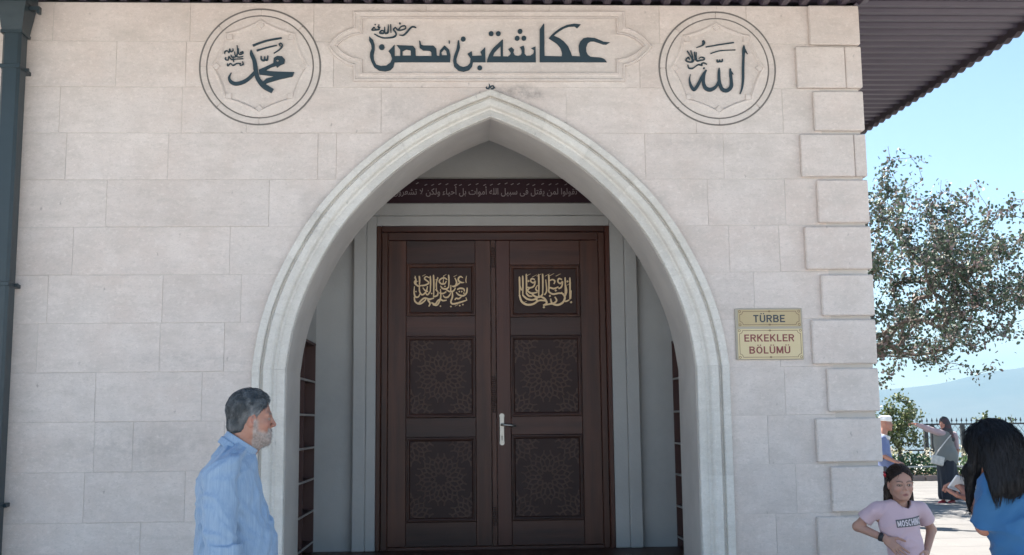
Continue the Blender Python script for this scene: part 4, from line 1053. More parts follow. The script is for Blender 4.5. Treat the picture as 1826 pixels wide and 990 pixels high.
LF3 = leafmat('hedge_leaves', (.02, .06, .03), (.05, .11, .05), (.12, .20, .08), .3)
LF4 = leafmat('painted_sunlit_leaves', (.55, .52, .42), (.7, .66, .55), (.45, .45, .25), .3)  # pale leaf colour paints in the sunlight on the hedge top
BARK = mat('grey_bark', (.12, .09, .075), .95, noise=(14, .6, (.2, .16, .13)), bump=(30, .01))
def leaves_mesh(pts, dirs, size, rg, name, m, parent, squash=.62, n=None):
    """many small two-faced leaves"""
    N_ = len(pts); pts = np.asarray(pts); R = rg.normal(size=(N_, 3)); R += np.asarray(dirs)*1.0
    a = R/np.linalg.norm(R, axis=1)[:, None]; b = np.cross(a, rg.normal(size=(N_, 3))); b /= np.linalg.norm(b, axis=1)[:, None]; c = np.cross(a, b)
    s = (size*rg.uniform(.65, 1.25, N_))[:, None]
    w_ = squash*.5
    V = np.stack([pts, pts+a*s*.38+b*s*w_+c*s*.08, pts+a*s*.8+b*s*w_*.75+c*s*.05, pts+a*s, pts+a*s*.8-b*s*w_*.75+c*s*.05, pts+a*s*.38-b*s*w_+c*s*.08], 1).reshape(-1, 3)
    me = bpy.data.meshes.new(name); idx = np.arange(N_)[:, None]*6
    F = np.concatenate([idx+[0, 1, 2, 3], idx+[0, 3, 4, 5]], 0)
    me.vertices.add(len(V)); me.vertices.foreach_set('co', V.ravel()); me.loops.add(F.size); me.loops.foreach_set('vertex_index', F.ravel().astype(np.int32))
    me.polygons.add(len(F)); me.polygons.foreach_set('loop_start', np.arange(0, F.size, 4, dtype=np.int32)); me.polygons.foreach_set('loop_total', np.full(len(F), 4, np.int32))
    me.update(); ca_ = me.color_attributes.new('Col', 'FLOAT_COLOR', 'POINT'); t = np.repeat(rg.uniform(0, 1, N_), 6); cc = np.stack([t, t, t, np.ones_like(t)], 1); ca_.data.foreach_set('color', cc.ravel().astype(np.float32))
    return link(name, me, m, parent)
def grow(base, tips, trunk_top, seed, r_tip=.004, sag=.1):
    """branches from the trunk top out to every tip; returns polylines and twig segments"""
    rg = np.random.default_rng(seed); nodes_ = [np.array(base, float)]; par = [-1]
    tt = np.array(trunk_top, float); k = 5
    for i in range(1, k+1):
        t = i/k; p = np.array(base)*(1-t)+tt*t+np.array([sin(t*5)*.06, cos(t*4)*.05, 0]); nodes_.append(p); par.append(len(nodes_)-2)
    tips = sorted(tips, key=lambda p: np.linalg.norm(p-tt)); ends = []
    first = len(nodes_)-1
    for tp in tips:
        A_ = np.array(nodes_[first-1:]); d = np.linalg.norm(A_-tp, axis=1); 
        ang = np.linalg.norm(A_-tt, axis=1)
        j = int(np.argmin(d+.12*ang))+first-1; p = nodes_[j]; L = np.linalg.norm(tp-p); ns = max(2, int(L/.22)); prev = j
        side_ = rg.normal(size=3)*L*.10
        for q in range(1, ns+1):
            t = q/ns; x = p*(1-t)+tp*t+side_*sin(pi*t)+np.array([0, 0, -sag*L*sin(pi*t)*.4])+rg.normal(size=3)*.012; nodes_.append(x); par.append(prev); prev = len(nodes_)-1
        ends.append(prev)
    n = len(nodes_); r2 = np.zeros(n)
    for e in ends: r2[e] += r_tip**2.1
    for i in range(n-1, 0, -1): r2[par[i]] += r2[i]
    return np.array(nodes_), par, r2**(1/2.1), ends
def branches_mesh(nodes_, par, rad, name, parent, m=BARK, lo=0, hi=9):
    mbx = MB()
    ch = {}
    for i, p in enumerate(par): ch.setdefault(p, []).append(i)
    for i in range(1, len(nodes_)):
        a, b = nodes_[par[i]], nodes_[i]; ra, rb = rad[par[i]], rad[i]
        if par[i] > 0 and ra > rb*1.6: ra = rb*1.25
        if not lo <= rb < hi: continue
        k = 8 if rb > .05 else (5 if rb > .015 else 3)
        mbx.tube([a, b+(b-a)*.04], [ra, rb], k, cap=False)
    return mbx.build(name, m, parent, True)
def make_tree(name, lab, base, trunk_top, center, rad, n_tips, per_, size, seed, lm, r_tip=.004, spread=.13, cat='tree', extra=None, trunk_lo=.045):
    rg = np.random.default_rng(seed); tips = []
    while len(tips) < n_tips:
        p = rg.normal(size=3); p /= np.linalg.norm(p); r = rg.uniform(.25, 1)**.6
        q = np.array(center)+p*r*np.array(rad)*(1+.14*sin(p[0]*5+seed)+.12*cos(p[2]*7+p[1]*4))
        if extra is None or extra(q): tips.append(q)
    nd, par, rd_, ends = grow(base, tips, trunk_top, seed, r_tip)
    t = empty(name, base, 0, lab, cat)
    off_ = np.array(base); nd = nd-off_
    branches_mesh(nd, par, rd_, 'trunk', t, lo=trunk_lo); branches_mesh(nd, par, rd_, 'branches', t, hi=trunk_lo)
    P = []; D = []
    for e in ends:
        j = e; chain = [e]
        for _ in range(3):
            if par[j] > 5: j = par[j]; chain.append(j)
        for _ in range(per_):
            a = chain[rg.integers(0, len(chain))]; b = par[a]; f = rg.random()
            q = nd[a]*(1-f)+nd[b]*f+rg.normal(size=3)*spread*rg.uniform(.15, 1); P.append(q); D.append((q-nd[a])*3)
    leaves_mesh(P, D, size, rg, 'crown', lm, t); return t
TC = at(1652, 500, 13.6)
make_tree('broadleaf_tree', 'large dusky leaved tree spreading beyond the corner of the shrine', (6.9, 13.9, 0), (7.3, 13.8, 2.2), (TC.x-1.35, 13.6, 4.40), (4.5, 2.7, 2.10), 1150, 36, .076, 7, LF1, .0045, .13,
          extra=lambda q: q[2] > 2.40+.22*sin(q[0]*2.3))
SB = at(1612, 760, 20.6)
make_tree('shrub', 'yellow green bushy young tree growing in front of the iron fence', (SB.x-.1, 20.75, .1), (SB.x-.05, 20.75, .55), (SB.x-.25, 20.75, 1.45), (.95, .55, .75), 130, 22, .085, 12, LF2, .004, .10, 'shrub')
for k, (px, top) in enumerate(((1748, 733), (1792, 742))):
    p = at(px, top, 23.2)
    make_tree('sapling', ('slender sapling behind the fence beside the dark haired woman', 'short sapling behind the fence at the right edge')[k], (p.x, 23.2, 0.0), (p.x, 23.2, .8), (p.x, 23.2, p.z-.45), (.28, .2, .5), 26, 14, .085, 30+k, LF2, .004, .06, 'sapling')
def hedge(name, lab, x0, x1, y0, y1, z0, z1, n, size, seed, m, cat='hedge', top=None):
    rg = np.random.default_rng(seed); t = empty(name, ((x0+x1)/2, (y0+y1)/2, z0), 0, lab, cat)
    P = rg.uniform((x0, y0, z0), (x1, y1, z1), (n, 3)); zt = z1-.10+.09*np.sin(P[:, 0]*3.1+seed)+.05*np.sin(P[:, 0]*7.7); P = P[P[:, 2] < zt]
    P -= np.array(t.location); leaves_mesh(P, P*0+[0, -.3, .5], size, rg, 'foliage', m, t)
    st_ = MB()
    for i in range(int((x1-x0)/.35)):
        x = x0+.17+i*.35-t.location.x; st_.tube([(x, 0, 0), (x+rg.uniform(-.05, .05), rg.uniform(-.1, .1), z1-z0-.15)], [.012, .005], 4)
    st_.build('stems', BARK, t)
    return t
hedge('hedge', 'low green hedge in the planting bed below the fence', 4.0, 16.5, 20.25, 21.1, .1, .66, 11000, .085, 4, LF3)
hedge('pale_sunlit_hedge', 'hedge coloured pale as sunlit along the foot of the iron fence', 4.0, 16.5, 21.2, 21.75, .1, .86, 4500, .085, 5, LF4)
tag(MB().box((9.3, 20.16, .33), (16.5, 20.20, .365)).box((9.6, 20.16, .1), (9.64, 20.20, .33)).box((12.6, 20.16, .1), (12.64, 20.20, .33)).box((15.6, 20.16, .1), (15.64, 20.20, .33)).build('border_rail', mat('pale_rail', (.4, .42, .40), .5), None), 'low pale rail in front of the green hedge', 'rail')

# ------------------------------------------------------------ the air
hz = MB().box((-7950, -7950, -214), (7950, 7950, 420)).build('haze', None)
hm = bpy.data.materials.new('haze_air'); hm.use_nodes = True; hn = hm.node_tree; hn.nodes.clear()
pvn = hn.nodes.new('ShaderNodeVolumePrincipled'); pvn.inputs['Density'].default_value = .00020; pvn.inputs['Color'].default_value = (.22, .345, .45, 1); pvn.inputs['Anisotropy'].default_value = 0
hno = hn.nodes.new('ShaderNodeOutputMaterial'); hn.links.new(pvn.outputs[0], hno.inputs['Volume'])
hz.data.materials.append(hm); tag(hz, kind='stuff')
# ------------------------------------------------------------ PEOPLE: surfaces grown from distance fields
class F:
    """a signed distance field over points P (N,3), with the usual rounded primitives"""
    def __init__(s, P): s.P = P; s.d = None
    @staticmethod
    def smin(a, b, k):
        if k <= 0: return np.minimum(a, b)
        h = np.clip(.5+.5*(b-a)/k, 0, 1); return b*(1-h)+a*h-k*h*(1-h)
    def add(s, d, k=.01): s.d = d if s.d is None else F.smin(s.d, d, k); return s
    def sub(s, d, k=.01): s.d = -F.smin(-s.d, d, k); return s
    def ell(s, c, r, rot=None):
        q = s.P-np.array(c)
        if rot is not None: q = q@rot
        r = np.array(r); k0 = np.linalg.norm(q/r, axis=1); k1 = np.linalg.norm(q/(r*r), axis=1)+1e-9
        return k0*(k0-1)/k1
    def sph(s, c, r): return np.linalg.norm(s.P-np.array(c), axis=1)-r
    def cap(s, a, b, r0, r1=None, sq=None):
        r1 = r0 if r1 is None else r1; a, b = np.array(a, float), np.array(b, float); P = s.P
        if sq is not None: P, a, b = P/np.array(sq), a/np.array(sq), b/np.array(sq)
        ab = b-a; t = np.clip((P-a)@ab/(ab@ab), 0, 1); return np.linalg.norm(P-a-t[:, None]*ab, axis=1)-(r0+(r1-r0)*t)
    def box(s, c, h, r, rot=None):
        q = s.P-np.array(c)
        if rot is not None: q = q@rot
        q = np.abs(q)-np.array(h)+r; return np.linalg.norm(np.maximum(q, 0), axis=1)+np.minimum(q.max(1), 0)-r
def rotm(yaw=0, pitch=0, roll=0):
    """columns are the local axes: use q @ R to go to local"""
    return np.array((Matrix.Rotation(yaw, 3, 'Z')@Matrix.Rotation(pitch, 3, 'Y')@Matrix.Rotation(roll, 3, 'X')))
_hr = np.random.default_rng(5); _T = _hr.uniform(-1, 1, (32, 32, 32))
def vnoise(P, s=1., seed=0):
    q = P*s+seed*7.31; i = np.floor(q).astype(int); f = q-i; f = f*f*(3-2*f); o = 0
    for a in (0, 1):
        for b in (0, 1):
            for c in (0, 1):
                w_ = (f[:, 0] if a else 1-f[:, 0])*(f[:, 1] if b else 1-f[:, 1])*(f[:, 2] if c else 1-f[:, 2])
                o = o+w_*_T[(i[:, 0]+a) % 32, (i[:, 1]+b) % 32, (i[:, 2]+c) % 32]
    return o
def grow_surface(fn, lo, hi, h):
    lo = np.array(lo, float); n = np.ceil((np.array(hi)-lo)/h).astype(int)+1
    ax = [lo[i]+np.arange(n[i])*h for i in range(3)]
    V = np.empty(n); step = max(1, int(400000/(n[1]*n[2])))
    YY, ZZ = np.meshgrid(ax[1], ax[2], indexing='ij')
    for i in range(0, n[0], step):
        xs = ax[0][i:i+step]; P = np.empty((len(xs),)+YY.shape+(3,)); P[..., 0] = xs[:, None, None]; P[..., 1] = YY; P[..., 2] = ZZ
        V[i:i+step] = fn(P.reshape(-1, 3)).reshape(len(xs), n[1], n[2])
    S = V < 0; C = tuple(n-1); sm = np.zeros(C+(3,)); ct = np.zeros(C)
    G = np.stack(np.meshgrid(*[np.arange(k) for k in n], indexing='ij'), -1).astype(float)
    quads = []
    for a in range(3):
        sl0 = [slice(None)]*3; sl1 = [slice(None)]*3; sl0[a] = slice(0, -1); sl1[a] = slice(1, None)
        v0, v1 = V[tuple(sl0)], V[tuple(sl1)]; X = S[tuple(sl0)] != S[tuple(sl1)]
        t = np.where(X, v0/np.where(X, v0-v1, 1), 0); pos = G[tuple(sl0)].copy(); pos[..., a] += t; pos *= X[..., None]
        b, c = [k for k in range(3) if k != a]
        for db in (0, 1):
            for dc in (0, 1):
                s = [slice(None)]*3; s[b] = slice(db, n[b]-1+db); s[c] = slice(dc, n[c]-1+dc); s = tuple(s)
                sm += pos[s]; ct += X[s]
        I = np.argwhere(X); ok = (I[:, b] > 0) & (I[:, c] > 0) & (I[:, b] < n[b]-1) & (I[:, c] < n[c]-1); I = I[ok]
        inside0 = S[tuple(sl0)][tuple(I.T)]
        def off(db, dc): J = I.copy(); J[:, b] += db; J[:, c] += dc; return J
        q = np.stack([off(-1, -1), off(0, -1), off(0, 0), off(-1, 0)], 1)
        flip = inside0 if a != 1 else ~inside0
        q[~flip] = q[~flip][:, ::-1]; quads.append(q)
    idx = -np.ones(C, int); m = ct > 0; idx[m] = np.arange(m.sum())
    vs = lo+(sm[m]/ct[m][:, None])*h
    q = np.concatenate(quads); f = idx[q[..., 0], q[..., 1], q[..., 2]]
    return vs, f
def np_mesh(name, parts, col=None):
    """parts: list of (verts, quads)"""
    V = np.concatenate([p[0] for p in parts]); o = 0; Fs = []
    for v, f in parts: Fs.append(f+o); o += len(v)
    Q = np.concatenate(Fs); me = bpy.data.meshes.new(name)
    me.vertices.add(len(V)); me.vertices.foreach_set('co', V.ravel()); me.loops.add(Q.size); me.loops.foreach_set('vertex_index', Q.ravel().astype(np.int32))
    me.polygons.add(len(Q)); me.polygons.foreach_set('loop_start', np.arange(0, Q.size, 4, dtype=np.int32)); me.polygons.foreach_set('loop_total', np.full(len(Q), 4, np.int32))
    me.update(); me.validate()
    if col is not None:
        c = col(V); ca_ = me.color_attributes.new('Col', 'FLOAT_COLOR', 'POINT'); ca_.data.foreach_set('color', np.concatenate([c, np.ones((len(c), 1))], 1).astype(np.float32).ravel())
    me.polygons.foreach_set('use_smooth', [True]*len(me.polygons)); return me
def skin(o_name, parent, parts, m, col=None): return link(o_name, np_mesh(o_name, parts, col), m, parent)

def skinmat(name, rough=.5):
    m = mat(name, (0, 0, 0), rough, vcol=True, bump=(160, .0006), spec=.4); b = m.node_tree.nodes['Principled BSDF']
    b.inputs['Subsurface Weight'].default_value = .12; b.inputs['Subsurface Radius'].default_value = (.012, .005, .003); b.inputs['Subsurface Scale'].default_value = 1; return m
SKIN = skinmat('skin')
EYEW = mat('eye_white', (.62, .58, .55), .2); EYEI = mat('dark_iris', (.02, .012, .008), .1)

def head_field(P, c, R, s=1., kid=0., mouth=.0):
    """P world-local, c head centre, R axes, returns distance; x forward, y left, z up inside"""
    q = ((P-np.array(c))@R)/s
    if kid: q = q.copy(); q[:, 2] = np.where(q[:, 2] < 0, q[:, 2]/.93, q[:, 2]); q[:, 1] = q[:, 1]/(1-.01*kid)
    f = F(q); sy = q.copy(); sy[:, 1] = np.abs(sy[:, 1]); g = F(sy)
    f.add(f.ell((-.014, 0, .034), (.094, .075, .088)))
    f.add(f.ell((.022, 0, -.030), (.060, .060, .082)), .03)
    f.add(f.ell((-.045, 0, -.01), (.062, .062, .07)), .03)
    f.add(g.cap((.004, .048-.004*kid, -.052), (.066, .012, -.098+.008*kid), .020+.004*kid, .017), .028)
    f.add(f.sph((.072, 0, -.096+.008*kid), .018), .02)
    f.add(g.cap((.077, .012, .024), (.066, .044, .022), .011-.003*kid, .010), .014)
    f.add(g.sph((.050, .036, -.024), .027+.003*kid), .02)
    f.add(f.cap((.083, 0, .014), (.101-.009*kid, 0, -.021), .0078-.001*kid, .0112-.0030*kid), .010)
    f.add(g.sph((.094-.007*kid, .0125-.002*kid, -.026), .0082-.0015*kid), .006)
    f.add(f.ell((.080, 0, -.058), (.014, .028, .022)), .015)
    f.add(f.cap((.0885, -.014, -.0545), (.0885, .014, -.0545), .0048), .005); f.add(g.cap((.0900, 0, -.0530), (.082, .020, -.0570), .0052, .003), .004)
    f.add(g.cap((.0885, 0, -.0655), (.081, .017, -.0620), .0068, .004), .005)
    f.sub(f.ell((.097, 0, -.0590), (.010, .022-.006*kid, .0014+.005*mouth)), .002)
    f.sub(g.ell((.096, .031, .004), (.020, .018, .013)), .012)
    f.add(g.sph((.0690, .031, .004), .0155), .004)
    f.sub(g.ell((.0870, .0315, .0025), (.0085, .0130+.0015*kid, .0046+.0024*kid)), .0015)
    e = g.ell((-.006, .076, -.004), (.020, .0085, .032), rotm(radians(18), radians(8), 0)); f.add(e, .006)
    f.sub(g.ell((.000, .0845, -.002), (.010, .006, .019)), .004)
    return f.d*s
def eyes(parent, c, R, s, look=(0, 0)):
    parts = []
    for sg_ in (-1, 1):
        bm = bmesh.new(); bmesh.ops.create_uvsphere(bm, u_segments=16, v_segments=12, radius=.0135*s)
        ctr = np.array([.0685, .031*sg_, .0040])*s
        for v in bm.verts: v.co += Vector(ctr)
        ld = Vector((1, look[0]+.02*sg_, look[1])).normalized()
        for f in bm.faces:
            f.material_index = 1 if (f.calc_center_median()-Vector(ctr)).normalized().dot(ld) > .86 else 0; f.smooth = True
        me = bpy.data.meshes.new('eye'); bm.to_mesh(me); bm.free()
        A_ = Matrix([[*R[i], 0] for i in range(3)]+[[0, 0, 0, 1]]); me.transform(Matrix.Translation(Vector(c))@A_)
        link('eye', me, [EYEW, EYEI], parent)
def face_col(base, c, R, s, lip=(.30, .10, .09), lipr=(.02, .027, .0125), brow=None, browc=(.03, .02, .015), beard=None, blush=.12, seed=1):
    """skin colour with lips, brows and slight patches: colour that belongs to the skin"""
    base = np.array(base)
    def fn(V):
        q = ((V-np.array(c))@R)/s; C = np.repeat(base[None], len(V), 0); n = vnoise(V, 38, seed)*.5+vnoise(V, 90, seed)*.3
        C = C*(1+.09*n[:, None]); near = (np.linalg.norm(q, axis=1) < .17)
        ay = np.abs(q[:, 1])
        def blob(cx, r): return np.clip(1-np.linalg.norm((np.stack([q[:, 0], ay, q[:, 2]], 1)-np.array(cx))/np.array(r), axis=1), 0, 1)
        w_ = (blob((.07, .042, -.025), (.045, .03, .03))+blob((.105, 0, -.02), (.02, .015, .02))+blob((-.0, .08, 0), (.03, .03, .05)))*blush*near*2.2
        C = C*(1-w_[:, None])+C*np.array([1.25, .72, .70])*w_[:, None]
        l = np.clip(blob((.088, 0, -.0590), lipr)*4, 0, 1)*near; C = C*(1-l[:, None])+np.array(lip)*l[:, None]
        if brow:
            t = np.clip((ay-.013)/.034, 0, 1); zz = .0235+.0075*np.sin(t*2.3)-.003*t; b = np.clip(1.35-np.abs(q[:, 2]-zz)/brow, 0, 1)*(ay > .011)*(ay < .050)*(q[:, 0] > .045)*near*.9
            C = C*(1-b[:, None])+np.array(browc)*b[:, None]
            ln = np.clip(1.5-np.abs(np.linalg.norm(np.stack([(ay-.0315)/.0145, (q[:, 2]-.003)/.0062], 1), axis=1)-1.0)/.33, 0, 1)*(q[:, 0] > .06)*(ay > .013)*(ay < .05)*near*.75
            C = C*(1-ln[:, None])+np.array(browc)*ln[:, None]
        if beard is not None:
            b = np.clip(beard(q)+.18*vnoise(V, 120, 3), 0, 1)*near; bc = np.array([.31, .255, .23])*(1+.35*vnoise(V, 150, 9))[:, None]; C = C*(1-b[:, None])+bc*b[:, None]
        return np.clip(C, 0, 1)
    return fn
def hand_field(P, wrist, R, s=1., curl=(.3, .35, .4, .45), thumb=.5, spread=.10, side=1):
    """x along the fingers, z out of the back of the hand, y towards the thumb*side"""
    q = ((P-np.array(wrist))@R)/s; q = q.copy(); q[:, 1] *= side; f = F(q)
    f.add(f.box((.050, .000, 0), (.048, .036, .013), .012)); f.add(f.cap((-.03, 0, 0), (.01, 0, 0), .024, .024, (1, 1, .8)), .02)
    f.add(f.ell((.030, .026, -.008), (.030, .016, .014)), .012)
    Ls = [(.044, .027, .021), (.048, .030, .023), (.045, .028, .022), (.034, .021, .019)]
    for i in range(4):
        y = .027-.0185*i; a = spread*(1.3-i*.9); p = np.array([.094-.004*abs(i-1.2), y, .0]); an = 0; r = .0090 if i < 3 else .0078
        for j, L in enumerate(Ls[i]):
            an += curl[i]*(1.0 if j else .8); d = np.array([cos(an)*cos(a), sin(a), -sin(an)]); p2_ = p+d*L
            f.add(f.cap(p, p2_, r-.0007*j, r-.0007*(j+1)), .0035 if j else .008); p = p2_
    p = np.array([.022, .034, -.006]); d = np.array([.60, .72, -.30]); d /= np.linalg.norm(d); p2_ = p+d*.042; f.add(f.cap(p, p2_, .0125, .0105), .010)
    d2 = np.array([.85, .35, -.45*thumb]); d2 /= np.linalg.norm(d2); p3 = p2_+d2*.032; f.add(f.cap(p2_, p3, .0102, .0090), .004); f.add(f.cap(p3, p3+d2*.022, .0090, .0078), .003)
    return f.d*s
def frame_from(x, z):
    x = np.array(x, float); x /= np.linalg.norm(x); z = np.array(z, float); z -= x*(z@x); z /= np.linalg.norm(z); return np.stack([x, np.cross(z, x), z], 1)
def strands(name, parent, roots, path, width, m, seg=6, colr=None, seed=1, taper=.3):
    """flat tapering locks following path(root_index, t)-> points"""
    n = len(roots); T = np.linspace(0, 1, seg+1); pts = np.stack([path(roots, t) for t in T], 1)   # n,seg+1,3
    tang = np.gradient(pts, axis=1); tang /= np.linalg.norm(tang, axis=2, keepdims=True)+1e-9
    rg = np.random.default_rng(seed); nr = rg.normal(size=(n, 1, 3)); sd = np.cross(tang, nr+pts*0); sd /= np.linalg.norm(sd, axis=2, keepdims=True)+1e-9
    wd = (width*rg.uniform(.6, 1.4, (n, 1, 1)))*(1-(1-taper)*T[None, :, None]**2)
    V = np.stack([pts-sd*wd/2, pts+sd*wd/2], 2).reshape(-1, 3); k = (seg+1)*2
    b = np.arange(n)[:, None]*k+np.arange(seg)[None]*2; Q = np.stack([b, b+1, b+3, b+2], -1).reshape(-1, 4)
    t = rg.uniform(0, 1, n)
    def col(V_):
        c = np.repeat(t, k)[:, None]; return np.concatenate([c, c, c], 1)
    me = np_mesh(name, [(V, Q)], col); return link(name, me, m, parent)
def hairmat(name, a, b, rough=.35):
    m = bpy.data.materials.new(name); n, p = nodes(m); L = n.links; N = n.nodes
    v = N.new('ShaderNodeVertexColor'); v.layer_name = 'Col'; x = N.new('ShaderNodeMix'); x.data_type = 'RGBA'; x.inputs[6].default_value = (*a, 1); x.inputs[7].default_value = (*b, 1)
    sp = N.new('ShaderNodeSeparateColor'); L.new(v.outputs[0], sp.inputs[0]); L.new(sp.outputs[0], x.inputs[0]); L.new(x.outputs[2], p.inputs['Base Color']); p.inputs['Roughness'].default_value = rough; p.inputs['Specular IOR Level'].default_value = .22
    MATS[name] = m; return m
def cloth(name, col, weave=None, rough=.85, bumpd=.0006):
    k = dict(noise=(5, .35, tuple(c*.86 for c in col)), bump=[(420, bumpd), (26, .0022)], sheen=.15)
    if weave: k['streak'] = (*weave[:3], weave[3], weave[4])
    return mat(name, col, rough, **k)
def folds(P, amp, s, seed, stretch=(1, 1, .45)):
    q = P*np.array(stretch); a = vnoise(q+.25*vnoise(P, 3, seed+1)[:, None], s, seed); b = vnoise(q, s*2.3, seed+2)
    return amp*((1-np.abs(a))**2*1.1-.55+.30*b)

# ============ the man at the left
MD = 4.86
def man():
    o3 = at(441, 990, -7.4+MD); X0 = o3.x
    t = empty('person', (X0, -7.4+MD, 0), radians(12), 'grey haired bearded man in a pale blue shirt standing left of the arch', 'person'); t.scale = (1, 1, 1.010)
    hc, HR, hs = (.008, 0, 1.604), rotm(radians(3), radians(2), 0), .945; TS = -.034
    def warp(P):
        Q = P.copy(); u = np.clip((P[:, 2]-1.36)/.14, 0, 1); Q[:, 0] += .034-.054*u*u*(3-2*u); return Q
    # head + neck
    def hf(P):
        f = F(P); f.add(head_field(P, hc, HR, hs, mouth=.9)); f.add(f.cap((-.025, 0, 1.55), (-.065, 0, 1.42), .056, .062), .03); f.add(f.cap((.02, 0, 1.50), (-.04, 0, 1.43), .033, .048), .03)
        # short beard thickens the jaw
        q = ((P-np.array(hc))@HR)/hs; g = F(q); b = g.ell((.046, 0, -.075), (.050, .056, .045)); f.add(b+.007-.0012*vnoise(P, 110, 2), .012)
        f.sub(g.ell((.112, 0, -.0575), (.018, .020, .0045)), .003); return f.d
    head = grow_surface(hf, (-.17, -.11, 1.40), (.13, .11, 1.76), .0030)
    def beard(q):
        lo = np.clip((-.046-q[:, 2]+.25*np.clip(.05-q[:, 0], -.02, .04))/.020, 0, 1)*np.clip((q[:, 0]+.005)/.02, 0, 1); up = np.clip((.012-q[:, 2])/.02, 0, 1)*np.clip((q[:, 0]+.002)/.008, 0, 1)*np.clip((.034-q[:, 0])/.02, 0, 1)*(np.abs(q[:, 1]) > .04)
        mo = np.clip((-.036-q[:, 2])/.006, 0, 1)*(q[:, 0] > .07); lipz = (np.abs(q[:, 2]+.059) < .006)*(q[:, 0] > .082)*(np.abs(q[:, 1]) < .02)
        return np.clip(np.maximum(np.maximum(lo, up), mo), 0, 1)*(1-lipz)*(q[:, 2] > -.135)
    # arms and legs
    def arm(sg_):
        sh, el, wr = (-.119, .20*sg_, 1.375), (-.104, .254*sg_, 1.08), (.02, .25*sg_, .865)
        def af(P):
            f = F(P); f.add(f.cap(sh, el, .046, .036)); f.add(f.cap(el, wr, .037, .028), .02); Rh = frame_from(np.array(wr)-np.array(el), (.2, sg_, .2))
            f.add(hand_field(P, wr, Rh, 1.0, side=sg_), .01); return f.d
        return grow_surface(af, (-.16, min(.13*sg_, .36*sg_), .64), (.20, max(.13*sg_, .36*sg_), 1.46), .0055)
    def lf(P):
        f = F(P)
        for sg_ in (-1, 1): f.add(f.cap((-.04, .09*sg_, .90), (-.03, .10*sg_, .50), .085, .058), .02); f.add(f.cap((-.03, .10*sg_, .50), (-.05, .10*sg_, .08), .055, .036), .02); f.add(f.cap((-.07, .10*sg_, .05), (.13, .11*sg_, .035), .036, .028), .02)
        return f.d
    parts = [head, arm(-1), arm(1), grow_surface(lf, (-.16, -.21, -.01), (.18, .21, 1.0), .012)]
    skin('body', t, parts, SKIN, face_col((.31, .155, .11), hc, HR, hs, lip=(.30, .10, .09), brow=.0045, browc=(.16, .14, .13), beard=beard, blush=.20))
    eyes(t, hc, HR, hs)
    # shirt
    def shirt(P):
        P = warp(P); f = F(P)
        f.add(f.ell((-.055, 0, 1.30), (.135, .200, .17))); f.add(f.ell((-.025, 0, 1.06), (.165, .195, .25)), .09); f.add(f.ell((.030, 0, 1.03), (.122, .150, .18)), .06)
        f.add(f.cap((-.09, -.13, 1.435), (-.09, .13, 1.435), .050), .05); f.add(f.cap((-.080, 0, 1.46), (-.06, 0, 1.36), .068, .10), .05)
        f.add(f.ell((-.025, 0, .90), (.150, .19, .14)), .05)
        for sg_ in (-1, 1):
            f.add(f.cap((-.088, .185*sg_, 1.392), (-.080, .245*sg_, 1.14), .072, .068), .018); f.add(f.cap((-.080, .245*sg_, 1.14), (-.066, .258*sg_, 1.06), .068, .060), .010)
            q = P-np.array((-.066, .256*sg_, 1.068)); f.add(np.maximum(np.linalg.norm(q[:, :2], axis=1)-.071, np.abs(q[:, 2])-.032)-.003, .004)
            ang = np.arctan2(P[:, 1]-.25*sg_, P[:, 0]+.08)
        a = F(P); near = a.cap((-.088, -.20, 1.36), (-.07, -.262, 1.08), .05)
        d = f.d-folds(P, .0085, 13, 4, (1, 1, .38))
        # long creases pulled from the shoulder and at the elbow
        d = d+.0065*np.sin((P[:, 2]*1.0+P[:, 0]*.9+.10*vnoise(P, 7, 6))*85)*np.exp(-((P[:, 2]-1.20)/.10)**2)*(.5+.5*vnoise(P, 8, 3))
        d = d+.004*np.sin((P[:, 0]*1.5-P[:, 2]*.55+.05*vnoise(P, 9, 2))*90)*np.clip(vnoise(P, 5, 8)+.2, 0, 1)
        # hem open below, neck hole
        g = F(P); d = -F.smin(-d, g.cap((-.060, 0, 1.56), (-.066, 0, 1.44), .062, .056), .006); return d
    LIN = cloth('pale_blue_linen', (.185, .28, .41), (150, 150, 2.0, .6, (.29, .385, .50)), bumpd=.0010)
    s_ = skin('shirt', t, [grow_surface(shirt, (-.24, -.37, .76), (.20, .37, 1.54), .0058)], LIN)
    def collar(P):
        q = P-np.array((-.046, 0, 1.487)); q = q@rotm(0, radians(33), 0); r = np.linalg.norm(q[:, :2]/np.array([1.06, .98]), axis=1)
        zc = q[:, 2]; R0 = .071-.10*(zc)*.35; shell = np.abs(r-(R0+.006*(zc < 0)))-.0042; hgt_ = np.maximum(zc-.030, -.036-.0*zc-zc)
        hgt_ = np.maximum(zc-.030, -(zc+.030+.018*np.clip(q[:, 0]/.07, 0, 1))); d = np.maximum(shell, hgt_)
        gap = np.abs(q[:, 1])-(.006+.30*np.clip(.0-zc, 0, 1)*(q[:, 0] > 0)); d = np.where(q[:, 0] > .03, np.maximum(d, -gap), d); return d-.0014
    skin('collar', s_, [grow_surface(collar, (-.18, -.10, 1.41), (.06, .10, 1.56), .0028)], LIN)
    def seam(P):
        P = warp(P); f = F(P); pt = [(-.002, 0, 1.455), (.045, 0, 1.40), (.080, 0, 1.32), (.108, 0, 1.22), (.134, 0, 1.12), (.145, 0, 1.0)]
        for a, b in zip(pt[:-1], pt[1:]): f.add(f.cap(a, b, .011, .011, (.55, 1.5, 1)), .004)
        return f.d
    skin('placket', s_, [grow_surface(seam, (-.03, -.04, .98), (.17, .04, 1.48), .004)], LIN)
    TR = cloth('dark_trousers', (.05, .055, .07))
